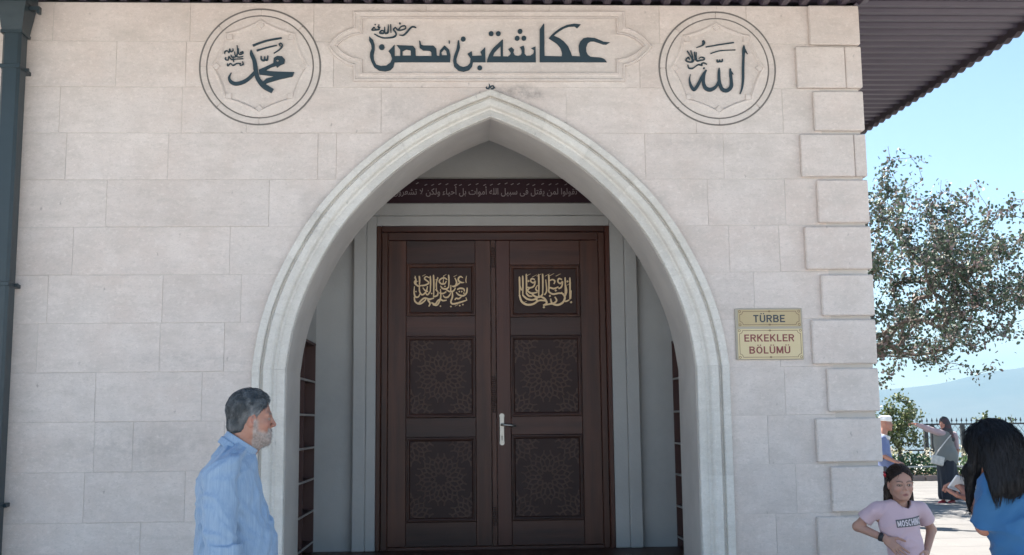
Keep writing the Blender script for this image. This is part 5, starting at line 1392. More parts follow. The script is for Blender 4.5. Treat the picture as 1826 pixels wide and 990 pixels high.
    def tr(P):
        f = F(P); f.add(f.ell((-.03, 0, .90), (.135, .175, .16)))
        for sg_ in (-1, 1): f.add(f.cap((-.035, .09*sg_, .86), (-.03, .10*sg_, .50), .10, .078), .04); f.add(f.cap((-.03, .10*sg_, .50), (-.045, .10*sg_, .09), .078, .066), .03)
        return f.d-folds(P, .006, 9, 14)
    skin('trousers', t, [grow_surface(tr, (-.20, -.23, .04), (.16, .23, 1.05), .011)], TR)
    def sh_(P):
        f = F(P)
        for sg_ in (-1, 1): f.add(f.cap((-.08, .10*sg_, .045), (.13, .112*sg_, .03), .046, .038), .02)
        return np.maximum(f.d, -P[:, 2]+.002)
    skin('shoe', t, [grow_surface(sh_, (-.15, -.17, -.005), (.19, .17, .11), .008)], mat('black_leather', (.02, .018, .017), .4))
    # hair: a close cap and thousands of short locks
    def hair_d(P):
        q = ((P-np.array(hc))@HR)/hs; f = F(q); a = F(P); d0 = head_field(P, hc, HR, hs)-.010-.003*vnoise(P, 45, 3)
        f.add(f.ell((-.014, 0, .044), (.108, .0855, .100))); f.add(f.ell((-.050, 0, -.026), (.064, .070, .066)), .02)
        line = np.maximum(q[:, 0]-.082+.18*np.clip(q[:, 2]-.06, -.05, .09)*0, 0)
        # hairline: keep above/behind
        fr = q[:, 0]-(.052+.42*np.clip(q[:, 2]-.052, -.02, .06)); side_ = .000-q[:, 2]-1.30*(np.clip(-(q[:, 0]-.010), -.03, .2))
        ear = q[:, 0]*0
        keep = np.minimum(np.maximum(fr, .045-q[:, 2]), 9)
        low = -(q[:, 2]+.082); temple = np.maximum(q[:, 0]-.040, .0-q[:, 2]+.0)
        cut_ = np.maximum(np.where(q[:, 2] > .048, fr, q[:, 0]-.040+.7*np.clip(.048-q[:, 2], 0, .03)), low)
        back_ = np.where(q[:, 2] < .012, q[:, 0]+.020+.28*(.012-q[:, 2]), -1)
        return np.maximum(np.maximum(f.d-.0025*vnoise(P, 40, 3)-.0015*vnoise(P, 95, 4), cut_), back_)*hs
    HM = hairmat('salt_and_pepper_hair', (.035, .042, .048), (.30, .31, .32), .5)
    hv, hq = grow_surface(hair_d, (-.16, -.12, 1.50), (.12, .12, 1.76), .0035)
    def hcol(V):
        q = ((V-np.array(hc))@HR)/hs; g = .02+.28*(vnoise(V*np.array([1, 1, .6]), 60, 2)+.2)+.42*np.exp(-((q[:, 2]-.012)/.03)**2)*np.clip((q[:, 0]+.05)/.05, 0, 1)+.35*np.clip((q[:, 0]-.05)/.03, 0, 1)
        g = np.clip(g, 0, 1)[:, None]; return np.concatenate([g, g, g], 1)
    h_ = link('hair', np_mesh('hair', [(hv, hq)], hcol), HM, t)
    rg = np.random.default_rng(3); pick = rg.integers(0, len(hv), 7500); r0 = hv[pick]; q0 = ((r0-np.array(hc))@HR)/hs
    nrm = q0-np.array([-.016, 0, .03]); nrm /= np.linalg.norm(nrm, axis=1)[:, None]
    fl = np.stack([-.2+.9*(q0[:, 2] > .07)*(q0[:, 0] > 0)-.9*(q0[:, 2] < .07), 0*q0[:, 0], -1.0*(q0[:, 2] < .09)-.2], 1)+rg.normal(size=(len(r0), 3))*.28
    fl -= nrm*(fl*nrm).sum(1)[:, None]; fl /= np.linalg.norm(fl, axis=1)[:, None]; nw, fw_ = nrm@HR.T, fl@HR.T
    L = rg.uniform(.007, .015, len(r0))[:, None]
    st_ = strands('hair_locks', h_, r0, lambda r, t_: r+fw_*L*t_+nw*(.0012+.0030*t_*(1-.5*t_)), .0011, HM, 4, seed=4)
    t_arr = np.clip(hcol(r0)[:, 0]+rg.normal(size=len(r0))*.18, 0, 1); cc = np.repeat(t_arr, 10); ca_ = st_.data.color_attributes['Col']
    ca_.data.foreach_set('color', np.stack([cc, cc, cc, np.ones_like(cc)], 1).astype(np.float32).ravel())
    # beard stubble locks
    bv = head[0]; qb = ((bv-np.array(hc))@HR)/hs; ok = np.where((beard(qb) > .6) & (np.linalg.norm(qb, axis=1) < .15))[0]; pk = ok[rg.integers(0, len(ok), 1700)]; r1 = bv[pk]; qn = qb[pk]-np.array([.01, 0, -.03]); qn /= np.linalg.norm(qn, axis=1)[:, None]
    dn = np.stack([.35+0*qn[:, 0], 0*qn[:, 0], -1+0*qn[:, 0]], 1)+rg.normal(size=(len(r1), 3))*.3+qn*.5; dn = dn@HR.T; Lb = rg.uniform(.0025, .006, len(r1))[:, None]
    BM = hairmat('grey_beard', (.20, .175, .16), (.42, .40, .38), .6); strands('beard', t, r1, lambda r, t_: r+dn*Lb*t_, .0009, BM, 2, seed=6)
man()

def fur(name, parent, V, nrm, dirfn, L, width, n, m, seed=1, seg=4, lift=.003, colfn=None, start=.001, grav=.35):
    rg = np.random.default_rng(seed); okv = np.where(nrm[:, 2] > -.25)[0]; pk = okv[rg.integers(0, len(okv), n)]; r = V[pk]; nn = nrm[pk]; d = dirfn(r, rg); d = d-nn*(d*nn).sum(1)[:, None]; d /= np.linalg.norm(d, axis=1)[:, None]+1e-9
    Ls = (L*rg.uniform(.6, 1.3, n))[:, None]
    g = np.array([0, 0, -1.])
    o = strands(name, parent, r, lambda p, t: p+(d*(1-grav*t)+g*grav*t)*Ls*t+nn*(start+lift*sin(pi*min(t*1.15, 1)))-nn*(Ls*t)**2/.19, width, m, seg, seed=seed); return o
def normals_of(me):
    a = np.empty(len(me.vertices)*3); me.vertices.foreach_get('normal', a); return a.reshape(-1, 3)

# ============ the girl at the corner
def girl():
    GY = -1.30; o = at(1608, 990, GY); X0 = o.x
    def L(px, py, f=0.): p = at(px, py, GY-f); return (f, p.x-X0, p.z)
    t = empty('person', (X0, GY, 0), -pi/2, 'girl with hands on hips in a pale pink printed T-shirt by the building corner', 'person')
    ec = L(1607, 863, .0); hs = .845; HR = rotm(radians(-2), radians(4), radians(1)); hc = (-.005, ec[1]-.004, ec[2]-.002)
    def hf(P):
        f = F(P); f.add(head_field(P, hc, HR, hs, kid=1)); f.add(f.cap((-.030, hc[1]+.003, hc[2]-.05), (-.038, hc[1]+.006, hc[2]-.17), .038, .043), .02)
        f.add(f.cap((-.035, -.10, hc[2]-.185), (-.035, .10, hc[2]-.18), .028), .04); f.add(f.ell((-.028, .005, hc[2]-.20), (.060, .085, .060)), .03); return f.d
    head = grow_surface(hf, (-.12, -.13, hc[2]-.22), (.11, .13, hc[2]+.12), .0026)
    sR, eR, wR = (-.03, -.136, L(1555, 911)[2]), L(1529, 939, -.09), L(1581, 962, .035)
    sL, eL, wL = (-.03, .138, L(1652, 908)[2]), L(1661, 945, -.10), L(1652, 985, -.02)
    def arm(s_, e_, w_, sg_, hd, hn, cl):
        def af(P):
            f = F(P); f.add(f.cap(s_, e_, .028, .026)); f.add(f.cap(e_, w_, .027, .018), .012); f.add(hand_field(P, w_, frame_from(hd, hn), .74, curl=cl, side=sg_, spread=.12), .006); return f.d
        a = np.array([s_, e_, w_, tuple(np.array(w_)+np.array(hd)*.16)]); return grow_surface(af, a.min(0)-.055, a.max(0)+.055, .0034)
    hdR = np.array(L(1604, 983, .085))-np.array(wR); hdR /= np.linalg.norm(hdR)
    aR = arm(sR, eR, wR, 1, hdR, (.75, -.55, .35), (.10, .16, .22, .28)); aL = arm(sL, eL, wL, -1, (.55, -.45, -.70), (.4, .9, -.1), (.2, .25, .3, .35))
    def lf(P):
        f = F(P)
        for g_ in (-1, 1): f.add(f.cap((-.01, .06*g_, .72), (0, .07*g_, .38), .062, .043), .01); f.add(f.cap((0, .07*g_, .38), (-.02, .075*g_, .06), .042, .028), .01); f.add(f.cap((-.03, .075*g_, .035), (.10, .09*g_, .025), .028, .022), .01)
        return f.d
    skin('body', t, [head, aR, aL, grow_surface(lf, (-.11, -.15, -.01), (.14, .15, .80), .010)], SKIN, face_col((.38, .215, .16), hc, HR, hs, lip=(.24, .10, .09), lipr=(.02, .022, .0105), brow=.0036, browc=(.05, .033, .025), blush=.10, seed=4))
    eyes(t, hc, HR, hs, (-.05, -.02))
    PK = cloth('pale_pink_cotton', (.52, .38, .42), bumpd=.0004)
    zs = (sR[2]+sL[2])/2
    def shirt(P):
        f = F(P); f.add(f.ell((-.025, .004, zs-.075), (.078, .114, .135))); f.add(f.ell((-.012, .030, zs-.235), (.074, .101, .14)), .06)
        f.add(f.cap((-.035, -.105, zs+.008), (-.035, .105, zs+.010), .036), .04)
        for s_, e_, g_ in ((sR, eR, -1), (sL, eL, 1)):
            a, b = np.array(s_), np.array(e_); m_ = a+(b-a)*.56; f.add(f.cap(a+[0, 0, -.004], m_, .041, .046), .022)
            n_ = (b-a)/np.linalg.norm(b-a); cutp = (P-m_)@n_; near = np.linalg.norm(P-m_, axis=1) < .11; f.d = np.where(near & ((P[:, 1]*g_) > .105), np.maximum(f.d, cutp), f.d)
        d = f.d-folds(P, .0050, 14, 21, (1, 1, .5))-.0035*np.sin((P[:, 1]*.8-P[:, 2]+.03*vnoise(P, 9, 5))*95)*np.exp(-((P[:, 2]-zs+.17)/.05)**2)*(P[:, 1] < .02)
        g = F(P); nk = g.cap((-.030, hc[1]+.004, hc[2]-.03), (-.022, hc[1]+.007, hc[2]-.140), .046, .055); d = -F.smin(-d, nk, .004); return np.maximum(d, (zs-.40)-P[:, 2])
    sh = skin('tshirt', t, [grow_surface(shirt, (-.16, -.28, zs-.42), (.13, .27, zs+.075), .0042)], PK)
    def neckband(P):
        d = shirt(P)-.0022; g = F(P); nk = g.cap((-.030, hc[1]+.004, hc[2]-.03), (-.022, hc[1]+.007, hc[2]-.140), .046, .055); return np.maximum(np.maximum(d-.001, np.abs(nk-.006)-.0075), hc[2]-.185-P[:, 2])
    0 and skin('neckband', sh, [grow_surface(neckband, (-.12, -.12, zs-.06), (.09, .13, zs+.075), .0026)], cloth('pale_pink_rib', (.56, .42, .45)))
    # print on the chest, laid on the cloth
    bpy.context.view_layer.update()
    from mathutils.bvhtree import BVHTree
    me_ = sh.data; bv = BVHTree.FromPolygons([v.co for v in me_.vertices], [p.vertices for p in me_.polygons])
    def lay(me, off, u0, u1, m, name):
        n = len(me.vertices); co = np.empty(n*3); me.vertices.foreach_get('co', co); co = co.reshape(-1, 3); lo, hi = co.min(0), co.max(0)
        for i in range(n):
            u = (co[i, 0]-lo[0])/(hi[0]-lo[0]); v = (co[i, 1]-lo[1])/(hi[1]-lo[1])
            (ax_, ay_), (bx_, by_), (cx_, cy_), (dx_, dy_) = u0
            px = (ax_*(1-u)+bx_*u)*(1-v)+(dx_*(1-u)+cx_*u)*v; py = (ay_*(1-u)+by_*u)*(1-v)+(dy_*(1-u)+cy_*u)*v
            q = L(px, py, .07); h_ = bv.ray_cast(Vector((.4, q[1], q[2])), Vector((-1, 0, 0)))
            x = h_[0].x if h_[0] is not None else .04
            me.vertices[i].co = (x+off, q[1], q[2])
        me.update(); return link(name, me, m, sh)
    N_ = 20; g_ = [(i/N_, j/6, 0) for j in range(7) for i in range(N_+1)]; me = bpy.data.meshes.new('printed_box'); me.from_pydata(g_, [], [(j*(N_+1)+i, j*(N_+1)+i+1, (j+1)*(N_+1)+i+1, (j+1)*(N_+1)+i) for j in range(6) for i in range(N_)])
    lay(me, .0030, [(1602, 942), (1649, 937.5), (1648, 921), (1599.5, 928)], None, mat('print_charcoal', (.09, .09, .10), .7), 'printed_box')
    tm = block_mesh('MOSCHINO', 0, .20)
    bm = bmesh.new(); bm.from_mesh(tm); bmesh.ops.triangulate(bm, faces=bm.faces[:]); bmesh.ops.subdivide_edges(bm, edges=[e for e in bm.edges if e.calc_length() > .3], cuts=2); bm.to_mesh(tm); bm.free()
    lay(tm, .0052, [(1603.5, 940), (1648, 935.8), (1647, 923), (1601.5, 930)], None, mat('print_pale', (.62, .56, .58), .7), 'lettering')
    def lg(P):
        f = F(P); f.add(f.ell((-.01, .02, .74), (.070, .094, .11)))
        for g_ in (-1, 1): f.add(f.cap((-.01, .06*g_, .72), (0, .07*g_, .38), .070, .052), .02); f.add(f.cap((0, .07*g_, .38), (-.015, .075*g_, .12), .052, .038), .02)
        return f.d-folds(P, .004, 12, 3)
    skin('leggings', t, [grow_surface(lg, (-.12, -.15, .08), (.11, .16, .92), .009)], cloth('charcoal_leggings', (.03, .03, .035)))
    # hair: smooth, centre parted, tucked behind the ears
    HB = hairmat('dark_brown_hair', (.012, .008, .007), (.045, .028, .022), .38)
    def hair(P):
        q = ((P-np.array(hc))@HR)/hs; f = F(q); f.add(f.ell((-.018, 0, .036), (.103, .0835, .0975)))
        f.d = f.d+.0035*np.exp(-(q[:, 1]/.004)**2)*(q[:, 2] > .05)
        ay = np.abs(q[:, 1]); zh = .086-.62*np.clip(ay-.004, 0, .2)-3.5*np.clip(ay-.045, 0, .1)**2*6
        d = np.maximum(f.d, np.minimum(zh-q[:, 2], q[:, 0]-.012)); d = np.maximum(d, np.where(q[:, 2] < .012, q[:, 0]+.020, -1.))
        h = F(q); h.d = d; h.add(h.ell((-.058, 0, -.07), (.040, .088, .125)), .03)
        h.add(h.cap((-.045, -.070, -.03), (-.035, -.090, -.155), .020, .015), .025); h.add(h.cap((-.045, .070, -.03), (-.035, .086, -.135), .020, .016), .025)
        return (h.d-.0012*np.sin(q[:, 1]*420+4*vnoise(q, 20, 2)))*hs
    hv, hq = grow_surface(hair, (-.14, -.13, hc[2]-.20), (.11, .13, hc[2]+.13), .0032)
    h_ = link('hair', np_mesh('hair', [(hv, hq)], lambda V: np.repeat(np.clip(.3+.5*vnoise(V*np.array([1, 3, .4]), 40, 1), 0, 1)[:, None], 3, 1)), HB, t)
    def dr(r, rg):
        q = ((r-np.array(hc))@HR)/hs; up = q[:, 2] > .0; sg_ = np.sign(q[:, 1]+1e-6)
        d = np.stack([np.where(up, -.75, .0), np.where(up, sg_*.8, .05*sg_), np.where(up, -.5, -1.)], 1); return d@HR.T+rg.normal(size=(len(r), 3))*.03
    fur('hair_locks', h_, hv, normals_of(h_.data), dr, .022, .0012, 9000, HB, 3, 5, .0001, start=.0004, grav=0)
    m_ = MB(); c0 = L(1579, 846, -.02); m_.tube([(c0[0], c0[1]-.006, c0[2]+.012), (c0[0]+.012, c0[1]-.010, c0[2]), (c0[0], c0[1]-.004, c0[2]-.012)], [.008, .010, .007], 8)
    m_.build('hair_clip', mat('red_clip', (.45, .03, .04), .4), h_, True)
    # dark band on the right forearm
    m_ = MB(); a = np.array(eR)*.22+np.array(wR)*.78; b = np.array(eR)*.08+np.array(wR)*.92; m_.tube([a, b], [.0255, .0225], 14); m_.build('wrist_band', mat('black_band', (.015, .015, .018), .6), t, True)
girl()

# ============ the dark haired woman at the right edge, seen from behind
def woman():
    WY = -3.20; X0 = at(1806, 990, WY).x
    def L(px, py, f=0.): p = at(px, py, WY+f); return (p.x-X0, f, p.z)
    t = empty('person', (X0, WY, 0), 0, 'woman with long black hair and bright blue T-shirt seen from behind', 'person')
    h0 = L(1770, 806, .02); hs = .95; fw = Vector((-.72, .62, -.42)).normalized(); HR = frame_from(fw, (0, 0, 1)); hc = h0
    def hf(P):
        f = F(P); f.add(head_field(P, hc, HR, hs)); f.add(f.cap((hc[0]+.02, .0, hc[2]-.06), (hc[0]+.07, -.03, hc[2]-.20), .05, .056), .02); return f.d
    head = grow_surface(hf, np.array(hc)-[.16, .17, .26], np.array(hc)+[.16, .17, .16], .0045)
    sh_, el, wr = L(1770, 868, -.05), L(1757, 938, .03), L(1738, 894, .17)
    def af(P):
        f = F(P); f.add(f.cap(sh_, el, .036, .035)); f.add(f.cap(el, wr, .037, .025), .012); f.add(hand_field(P, wr, frame_from(np.array(L(1719, 872, .21))-np.array(wr), (.5, -.7, .3)), .86, curl=(.7, .75, .8, .85), side=1), .008); return f.d
    a = np.array([sh_, el, wr]); arm1 = grow_surface(af, a.min(0)-[.20, .08, .08], a.max(0)+[.08, .16, .14], .0045)
    s2, e2, w2 = (.33, .10, sh_[2]), (.36, .20, 1.12), (.20, .36, 1.18)
    def af2(P):
        f = F(P); f.add(f.cap(s2, e2, .044, .036)); f.add(f.cap(e2, w2, .036, .025), .012); f.add(hand_field(P, w2, frame_from((-.9, .2, .3), (0, .3, .9)), .92, curl=(.6, .6, .7, .7), side=-1), .01); return f.d
    arm2 = grow_surface(af2, (-.12, 0, 1.0), (.42, .45, 1.42), .007)
    def lf(P):
        f = F(P)
        for g_ in (-1, 1): f.add(f.cap((.13+.09*g_, .0, .85), (.13+.10*g_, 0, .47), .085, .058), .01); f.add(f.cap((.13+.10*g_, 0, .47), (.13+.10*g_, .0, .07), .055, .035), .01); f.add(f.cap((.13+.10*g_, -.02, .04), (.06+.10*g_, .12, .03), .034, .027), .01)
        return f.d
    skin('body', t, [head, arm1, arm2, grow_surface(lf, (-.13, -.12, -.01), (.40, .20, .95), .012)], SKIN, face_col((.36, .17, .12), hc, HR, hs))
    BL = cloth('bright_blue_cotton', (.014, .092, .23), bumpd=.0005)
    zc = sh_[2]
    tc = L(1823, 868, -.02)
    def shirt(P):
        f = F(P); f.add(f.ell((tc[0]+.03, -.02, zc-.10), (.185, .125, .20), rotm(radians(-12)))); f.add(f.ell((tc[0]+.055, -.01, zc-.33), (.175, .13, .22), rotm(radians(-12))), .06)
        f.add(f.cap((sh_[0]+.02, -.055, zc+.018), (s2[0]-.02, .06, zc+.02), .050), .05)
        f.add(f.cap((tc[0]-.0, -.01, zc+.05), (tc[0]+.05, -.01, zc+.02), .065), .04)
        for s_, e_ in ((sh_, el), (s2, e2)):
            a, b = np.array(s_), np.array(e_); n_ = (b-a)/np.linalg.norm(b-a); m_ = a+(b-a)*.90; f2 = F(P); q = f2.cap(a, b+n_*.05, .056, .060); q = np.maximum(q, (P-m_)@n_); f.add(q, .014)
        f.add(f.ell((tc[0]+.055, .0, zc-.52), (.185, .14, .16)), .06)
        d = f.d-folds(P, .010, 11, 31, (1, 1, .5))
        d = d+.010*np.sin((P[:, 2]*1.0-P[:, 0]*.95+.08*vnoise(P, 6, 2))*62)*np.exp(-((P[:, 0]-tc[0]+.02)/.09)**2)*np.exp(-((P[:, 2]-zc+.20)/.12)**2)
        d = d+.004*np.sin((P[:, 2]+P[:, 0]*.3+.06*vnoise(P, 7, 2))*90)*np.clip(vnoise(P, 5, 9), 0, 1)
        return np.maximum(d, (zc-.62)-P[:, 2])
    skin('tshirt', t, [grow_surface(shirt, (-.28, -.22, zc-.63), (.45, .28, zc+.14), .0062)], BL)
    def tr(P):
        f = F(P); f.add(f.ell((.13, 0, .86), (.185, .14, .15)))
        for g_ in (-1, 1): f.add(f.cap((.13+.09*g_, 0, .82), (.13+.10*g_, 0, .47), .10, .075), .02); f.add(f.cap((.13+.10*g_, 0, .47), (.13+.10*g_, 0, .09), .075, .06), .02)
        return f.d-folds(P, .005, 9, 5)
    skin('trousers', t, [grow_surface(tr, (-.12, -.20, .04), (.40, .20, 1.02), .012)], cloth('black_trousers', (.015, .016, .02)))
    HB = hairmat('black_hair', (.006, .0065, .008), (.012, .012, .015), .6)
    def hair(P):
        q = ((P-np.array(hc))@HR)/hs; f = F(q); d = f.ell((-.014, 0, .036), (.104, .086, .098)); d = np.maximum(d, np.where(q[:, 2] < .06, q[:, 0]-.045, -1))*hs
        g = F(P); g.d = d
        g.add(g.cap(L(1790, 800, -.05), L(1800, 862, -.10), .085, .058, (1, .75, 1)), .03)
        g.add(g.cap(L(1800, 815, -.06), L(1822, 850, -.10), .070, .050, (1, .7, 1)), .03)
        g.add(g.cap(L(1775, 815, -.06), L(1777, 878, -.12), .055, .022, (1, .6, 1)), .03)
        g.add(g.cap(L(1750, 790, .00), L(1736, 840, .03), .050, .027, (1, .8, 1)), .03); g.add(g.cap(L(1733, 838, .03), L(1728, 893, .05), .030, .014, (1, .8, 1)), .02)
        return g.d-.0022*np.sin(P[:, 0]*260+5*vnoise(P, 9, 3)+P[:, 2]*20)-.002*vnoise(P*np.array([1, 1, .2]), 60, 1)
    hv, hq = grow_surface(hair, np.array(hc)-[.17, .22, .28], np.array(hc)+[.26, .18, .16], .0048)
    h_ = link('hair', np_mesh('hair', [(hv, hq)], lambda V: np.repeat(np.clip(.3+.6*vnoise(V*np.array([1, 1, .3]), 40, 1), 0, 1)[:, None], 3, 1)), HB, t)
    def dr(r, rg):
        d = np.stack([np.clip((r[:, 0]-hc[0])*1.5, -.05, .5)*(r[:, 2] > hc[2]-.12), 0*r[:, 0], -1+0*r[:, 0]], 1)+rg.normal(size=(len(r), 3))*.012+.05*np.stack([vnoise(r, 22, 4), vnoise(r, 22, 5), 0*r[:, 0]], 1); return d
    fur('hair_locks', h_, hv, normals_of(h_.data), dr, .055, .0013, 16000, HB, 3, 5, .0003, start=.0003, grav=.1)
    pc = Vector(L(1719, 866, .215)); ph = MB(); ph.box((-.034, -.004, -.060), (.034, .004, .060), .003); o = ph.build('phone', mat('white_phone', (.66, .68, .70), .3), None)
    ux = (Vector(L(1730, 868, .22))-Vector(L(1704, 859, .205))).normalized(); zz = Vector((.15, -.55, .8)).normalized(); yy = zz.cross(ux).normalized(); zz = ux.cross(yy)
    M_ = Matrix((ux, zz, yy)).transposed().to_4x4(); M_ = Matrix((zz, yy, ux)).transposed().to_4x4(); M_.translation = pc+Vector((X0, WY, 0)); o.matrix_world = M_
    tag(o, 'white phone held up by the woman in the blue T-shirt', 'phone')
woman()

# ============ the woman pointing, on the terrace
def pointing():
    PY = 12.7; X0 = at(1687, 905, PY).x
    def L(px, py, f=0.): p = at(px, py, PY+f); return (p.x-X0, f, p.z)
    t = empty('person', (X0, PY, 0), 0, 'woman in dark headscarf, grey vest and long dark skirt pointing left', 'person')
    hc = L(1683, 755); hs = .93; HR = rotm(pi+radians(28)); 
    sR, eR, wR = L(1680, 773, -.06), L(1654, 765, -.12), L(1634, 756, -.16); sL, eL, wL = L(1701, 776, .02), L(1707, 800, .06), L(1706, 822, .10)
    def bf(P):
        f = F(P); f.add(head_field(P, hc, HR, hs)); f.add(f.cap((hc[0]+.02, 0, hc[2]-.06), L(1688, 772), .05, .06), .02)
        for s_, e_, w_, hd in ((sR, eR, wR, (-1, -.1, .1)), (sL, eL, wL, (-.8, -.3, -.5))):
            f.add(f.cap(s_, e_, .045, .036)); f.add(f.cap(e_, w_, .036, .026), .01); f.add(hand_field(P, w_, frame_from(hd, (0, 0, 1)), .95, curl=(.05, .3, .5, .6) if s_ is sR else (.4, .4, .5, .5)), .008)
        for g_ in (-1, 1): f.add(f.cap((.07*g_+.04, 0, .8), (.09*g_+.05, 0, .08), .06, .035), .01); f.add(f.cap((.09*g_+.05, 0, .045), (.09*g_-.05, -.08, .035), .03, .025), .01)
        return f.d
    skin('body', t, [grow_surface(bf, (-.80, -.32, -.01), (.40, .22, hc[2]+.14), .0105)], SKIN, face_col((.38, .19, .14), hc, HR, hs))
    def sl(P):
        f = F(P)
        for s_, e_, w_ in ((sR, eR, wR), (sL, eL, wL)): f.add(f.cap(s_, e_, .066, .055), .02); f.add(f.cap(e_, w_, .054, .040), .02)
        return f.d-folds(P, .008, 9, 3)
    skin('sleeves', t, [grow_surface(sl, (-.66, -.28, 1.0), (.32, .16, hc[2]), .010)], cloth('dusty_pink_cloth', (.42, .31, .33)))
    zs = sR[2]
    def vest(P):
        f = F(P); f.add(f.ell((.03, -.01, zs-.16), (.185, .125, .27))); f.add(f.ell((.06, -.01, zs-.43), (.215, .165, .24)), .06); f.add(f.cap((-.09, 0, zs-.01), (.15, 0, zs-.015), .055), .04)
        return np.maximum(f.d-folds(P, .012, 7, 5, (1, 1, .4)), (zs-.60)-P[:, 2])
    skin('vest', t, [grow_surface(vest, (-.22, -.20, zs-.62), (.32, .20, zs+.09), .011)], cloth('grey_green_cloth', (.17, .18, .17)))
    def skirt(P):
        f = F(P); f.add(f.ell((.05, 0, .86), (.15, .11, .12))); f.add(f.cap((.05, 0, .85), (.09, 0, .17), .165, .20), .05); f.add(f.cap((.10, 0, .5), (.24, .05, .20), .12, .12), .08)
        a = np.arctan2(P[:, 1], P[:, 0]-.06); d = f.d-.016*np.sin(a*9+3*vnoise(P, 3, 2))*np.clip((.95-P[:, 2]), 0, 1); return np.maximum(d, .085-P[:, 2])
    skin('skirt', t, [grow_surface(skirt, (-.28, -.30, .07), (.44, .30, 1.14), .014)], cloth('dark_navy_cloth', (.012, .016, .026)))
    def scarf(P):
        q = ((P-np.array(hc))@HR)/hs; f = F(q); d = f.ell((-.015, 0, .030), (.112, .094, .108)); d = np.maximum(d, -f.ell((.10, 0, -.025), (.055, .048, .068)))*hs
        g = F(P); g.d = d; g.add(g.cap((hc[0]+.04, 0, hc[2]-.04), L(1697, 783, -.05), .085, .065), .04); g.add(g.cap((hc[0]-.02, -.03, hc[2]-.13), (hc[0]+.08, -.02, hc[2]-.15), .055, .06), .03); return g.d-folds(P, .006, 12, 4)
    skin('headscarf', t, [grow_surface(scarf, np.array(hc)-[.20, .20, .40], np.array(hc)+[.28, .18, .16], .008)], mat('dark_red_green_scarf', (.02, .04, .05), .7, noise=[(9, .8, (.17, .025, .03)), (16, 1., (.012, .035, .04))]))
    def bag(P):
        f = F(P); c_ = L(1672, 821, -.17); f.add(f.box(c_, (.115, .035, .085), .02, rotm(0, radians(14), 0))); return f.d
    skb = skin('shoulder_bag', None, [grow_surface(bag, np.array(L(1672, 821, -.17))-[.16, .08, .13], np.array(L(1672, 821, -.17))+[.16, .08, .13], .010)], mat('white_bag', (.6, .58, .54), .5, noise=(20, .7, (.3, .3, .28)))); skb.location = (X0, PY, 0)
    m_ = MB(); m_.tube([L(1666, 815, -.18), L(1676, 800, -.19), L(1690, 782, -.16), L(1699, 772, -.06), L(1703, 775, .06)], .011, 6); m_.build('strap', mat('bag_strap', (.6, .57, .55), .6), skb, True); tag(skb, 'white shoulder bag hanging at the hip of the pointing woman', 'bag')
    def shoe_(P):
        f = F(P)
        for g_ in (-1, 1): f.add(f.cap((.09*g_+.05, 0, .04), (.09*g_-.06, -.09, .03), .042, .034), .01)
        return np.maximum(f.d, .002-P[:, 2])
    skin('shoes', t, [grow_surface(shoe_, (-.24, -.16, -.005), (.22, .08, .12), .009)], mat('red_shoe', (.3, .03, .04), .5))
pointing()

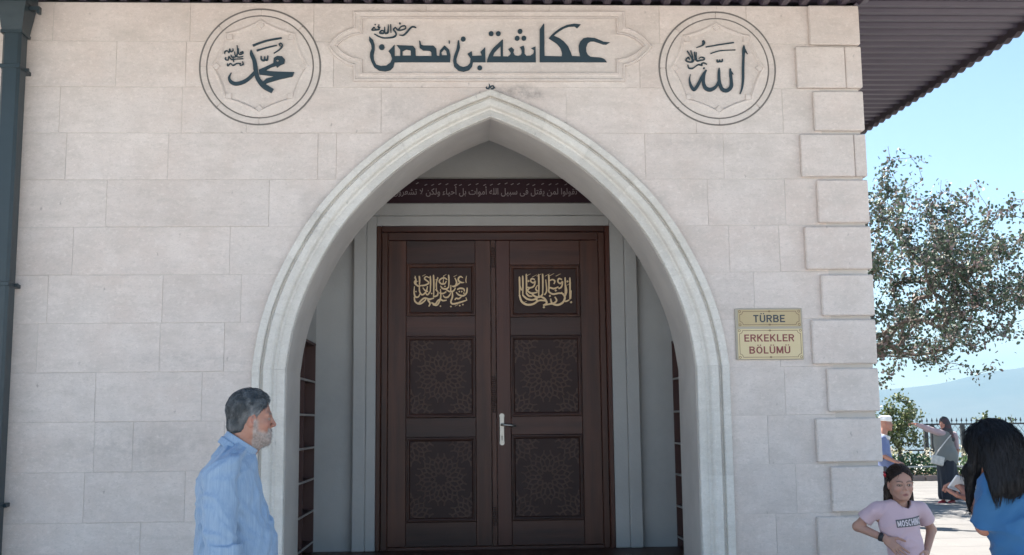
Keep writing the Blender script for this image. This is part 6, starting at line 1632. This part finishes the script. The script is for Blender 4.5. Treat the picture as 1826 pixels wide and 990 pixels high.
# ============ the man in a white cap
def capman():
    PY = 8.6; X0 = at(1580, 905, PY).x
    def L(px, py, f=0.): p = at(px, py, PY+f); return (p.x-X0, f, p.z)
    t = empty('person', (X0, PY, 0), 0, 'person in a white cap and lavender blue shirt standing behind the girl at the corner', 'person')
    hc = L(1580, 756); hs = .90; HR = rotm(radians(-22))
    s1, e1, w1 = L(1574, 785, -.12), L(1573, 812, -.17), L(1594, 822, -.24)
    s2, e2, w2 = L(1578, 785, .16), L(1580, 815, .20), L(1596, 826, .05)
    def bf(P):
        f = F(P); f.add(head_field(P, hc, HR, hs)); f.add(f.cap((hc[0]-.03, 0, hc[2]-.06), L(1574, 782), .05, .06), .02)
        for s_, e_, w_ in ((s1, e1, w1), (s2, e2, w2)):
            f.add(f.cap(s_, e_, .045, .036)); f.add(f.cap(e_, w_, .036, .027), .01); f.add(hand_field(P, w_, frame_from((.9, -.1, -.25), (0, -.4, .9)), .95, curl=(.2, .25, .3, .35), side=1 if s_ is s1 else -1), .008)
        for g_ in (-1, 1): f.add(f.cap((0, .09*g_, .85), (0, .1*g_, .07), .075, .038), .01); f.add(f.cap((-.04, .1*g_, .04), (.14, .1*g_, .03), .034, .027), .01)
        return f.d
    skin('body', t, [grow_surface(bf, (-.22, -.36, -.01), (.42, .32, hc[2]+.13), .0085)], SKIN, face_col((.36, .18, .13), hc, HR, hs, brow=.005))
    zs = s1[2]
    def shirt(P):
        f = F(P); f.add(f.ell((-.03, 0, zs-.16), (.125, .185, .26))); f.add(f.ell((.01, 0, zs-.42), (.135, .18, .25)), .06); f.add(f.cap((-.05, -.12, zs), (-.05, .13, zs), .055), .04)
        for s_, e_ in ((s1, e1), (s2, e2)): f.add(f.cap(s_, tuple(np.array(s_)*.25+np.array(e_)*.75), .065, .068), .02)
        return np.maximum(f.d-folds(P, .010, 8, 5, (1, 1, .5)), (zs-.66)-P[:, 2])
    skin('shirt', t, [grow_surface(shirt, (-.24, -.30, zs-.68), (.20, .32, zs+.08), .010)], cloth('lavender_blue_cloth', (.13, .17, .32)))
    def cl(P):
        q = P-np.array((hc[0]-.035, 0, zs+.045)); q = q@rotm(0, radians(20), 0); r = np.linalg.norm(q[:, :2], axis=1); return np.maximum(np.abs(r-.074)-.006, np.abs(q[:, 2])-.022)-.004
    skin('collar', t, [grow_surface(cl, (-.18, -.12, zs-.04), (.12, .12, zs+.13), .008)], mat('white_collar', (.62, .62, .62), .8))
    def cp(P):
        q = ((P-np.array(hc))@HR)/hs; f = F(q); d = f.ell((-.012, 0, .045), (.108, .088, .088)); tilt = .052-.10*q[:, 0]-q[:, 2]; d = np.maximum(d, tilt)-.004
        return F.smin(d, np.maximum(f.box((-.01, 0, .085), (.096, .070, .045), .02), tilt), .02)*hs
    skin('cap', t, [grow_surface(cp, np.array(hc)-[.14, .14, .05], np.array(hc)+[.14, .14, .16], .006)], mat('white_cotton_cap', (.78, .78, .76), .8))
    def tr(P):
        f = F(P); f.add(f.ell((0, 0, .88), (.13, .17, .14)))
        for g_ in (-1, 1): f.add(f.cap((0, .09*g_, .84), (0, .1*g_, .09), .095, .065), .03)
        return f.d-folds(P, .006, 8, 6)
    skin('trousers', t, [grow_surface(tr, (-.17, -.22, .04), (.18, .22, 1.0), .014)], cloth('dark_trousers', (.05, .055, .07)))
    m_ = MB(); m_.box((-.20, -.20, .98), (-.06, -.13, 1.10), .02); b_ = m_.build('waist_bag', mat('brown_bag', (.05, .03, .03), .6), None); b_.location = (X0, PY, 0); tag(b_, 'small dark bag at the back of the person in the white cap', 'bag')
capman()
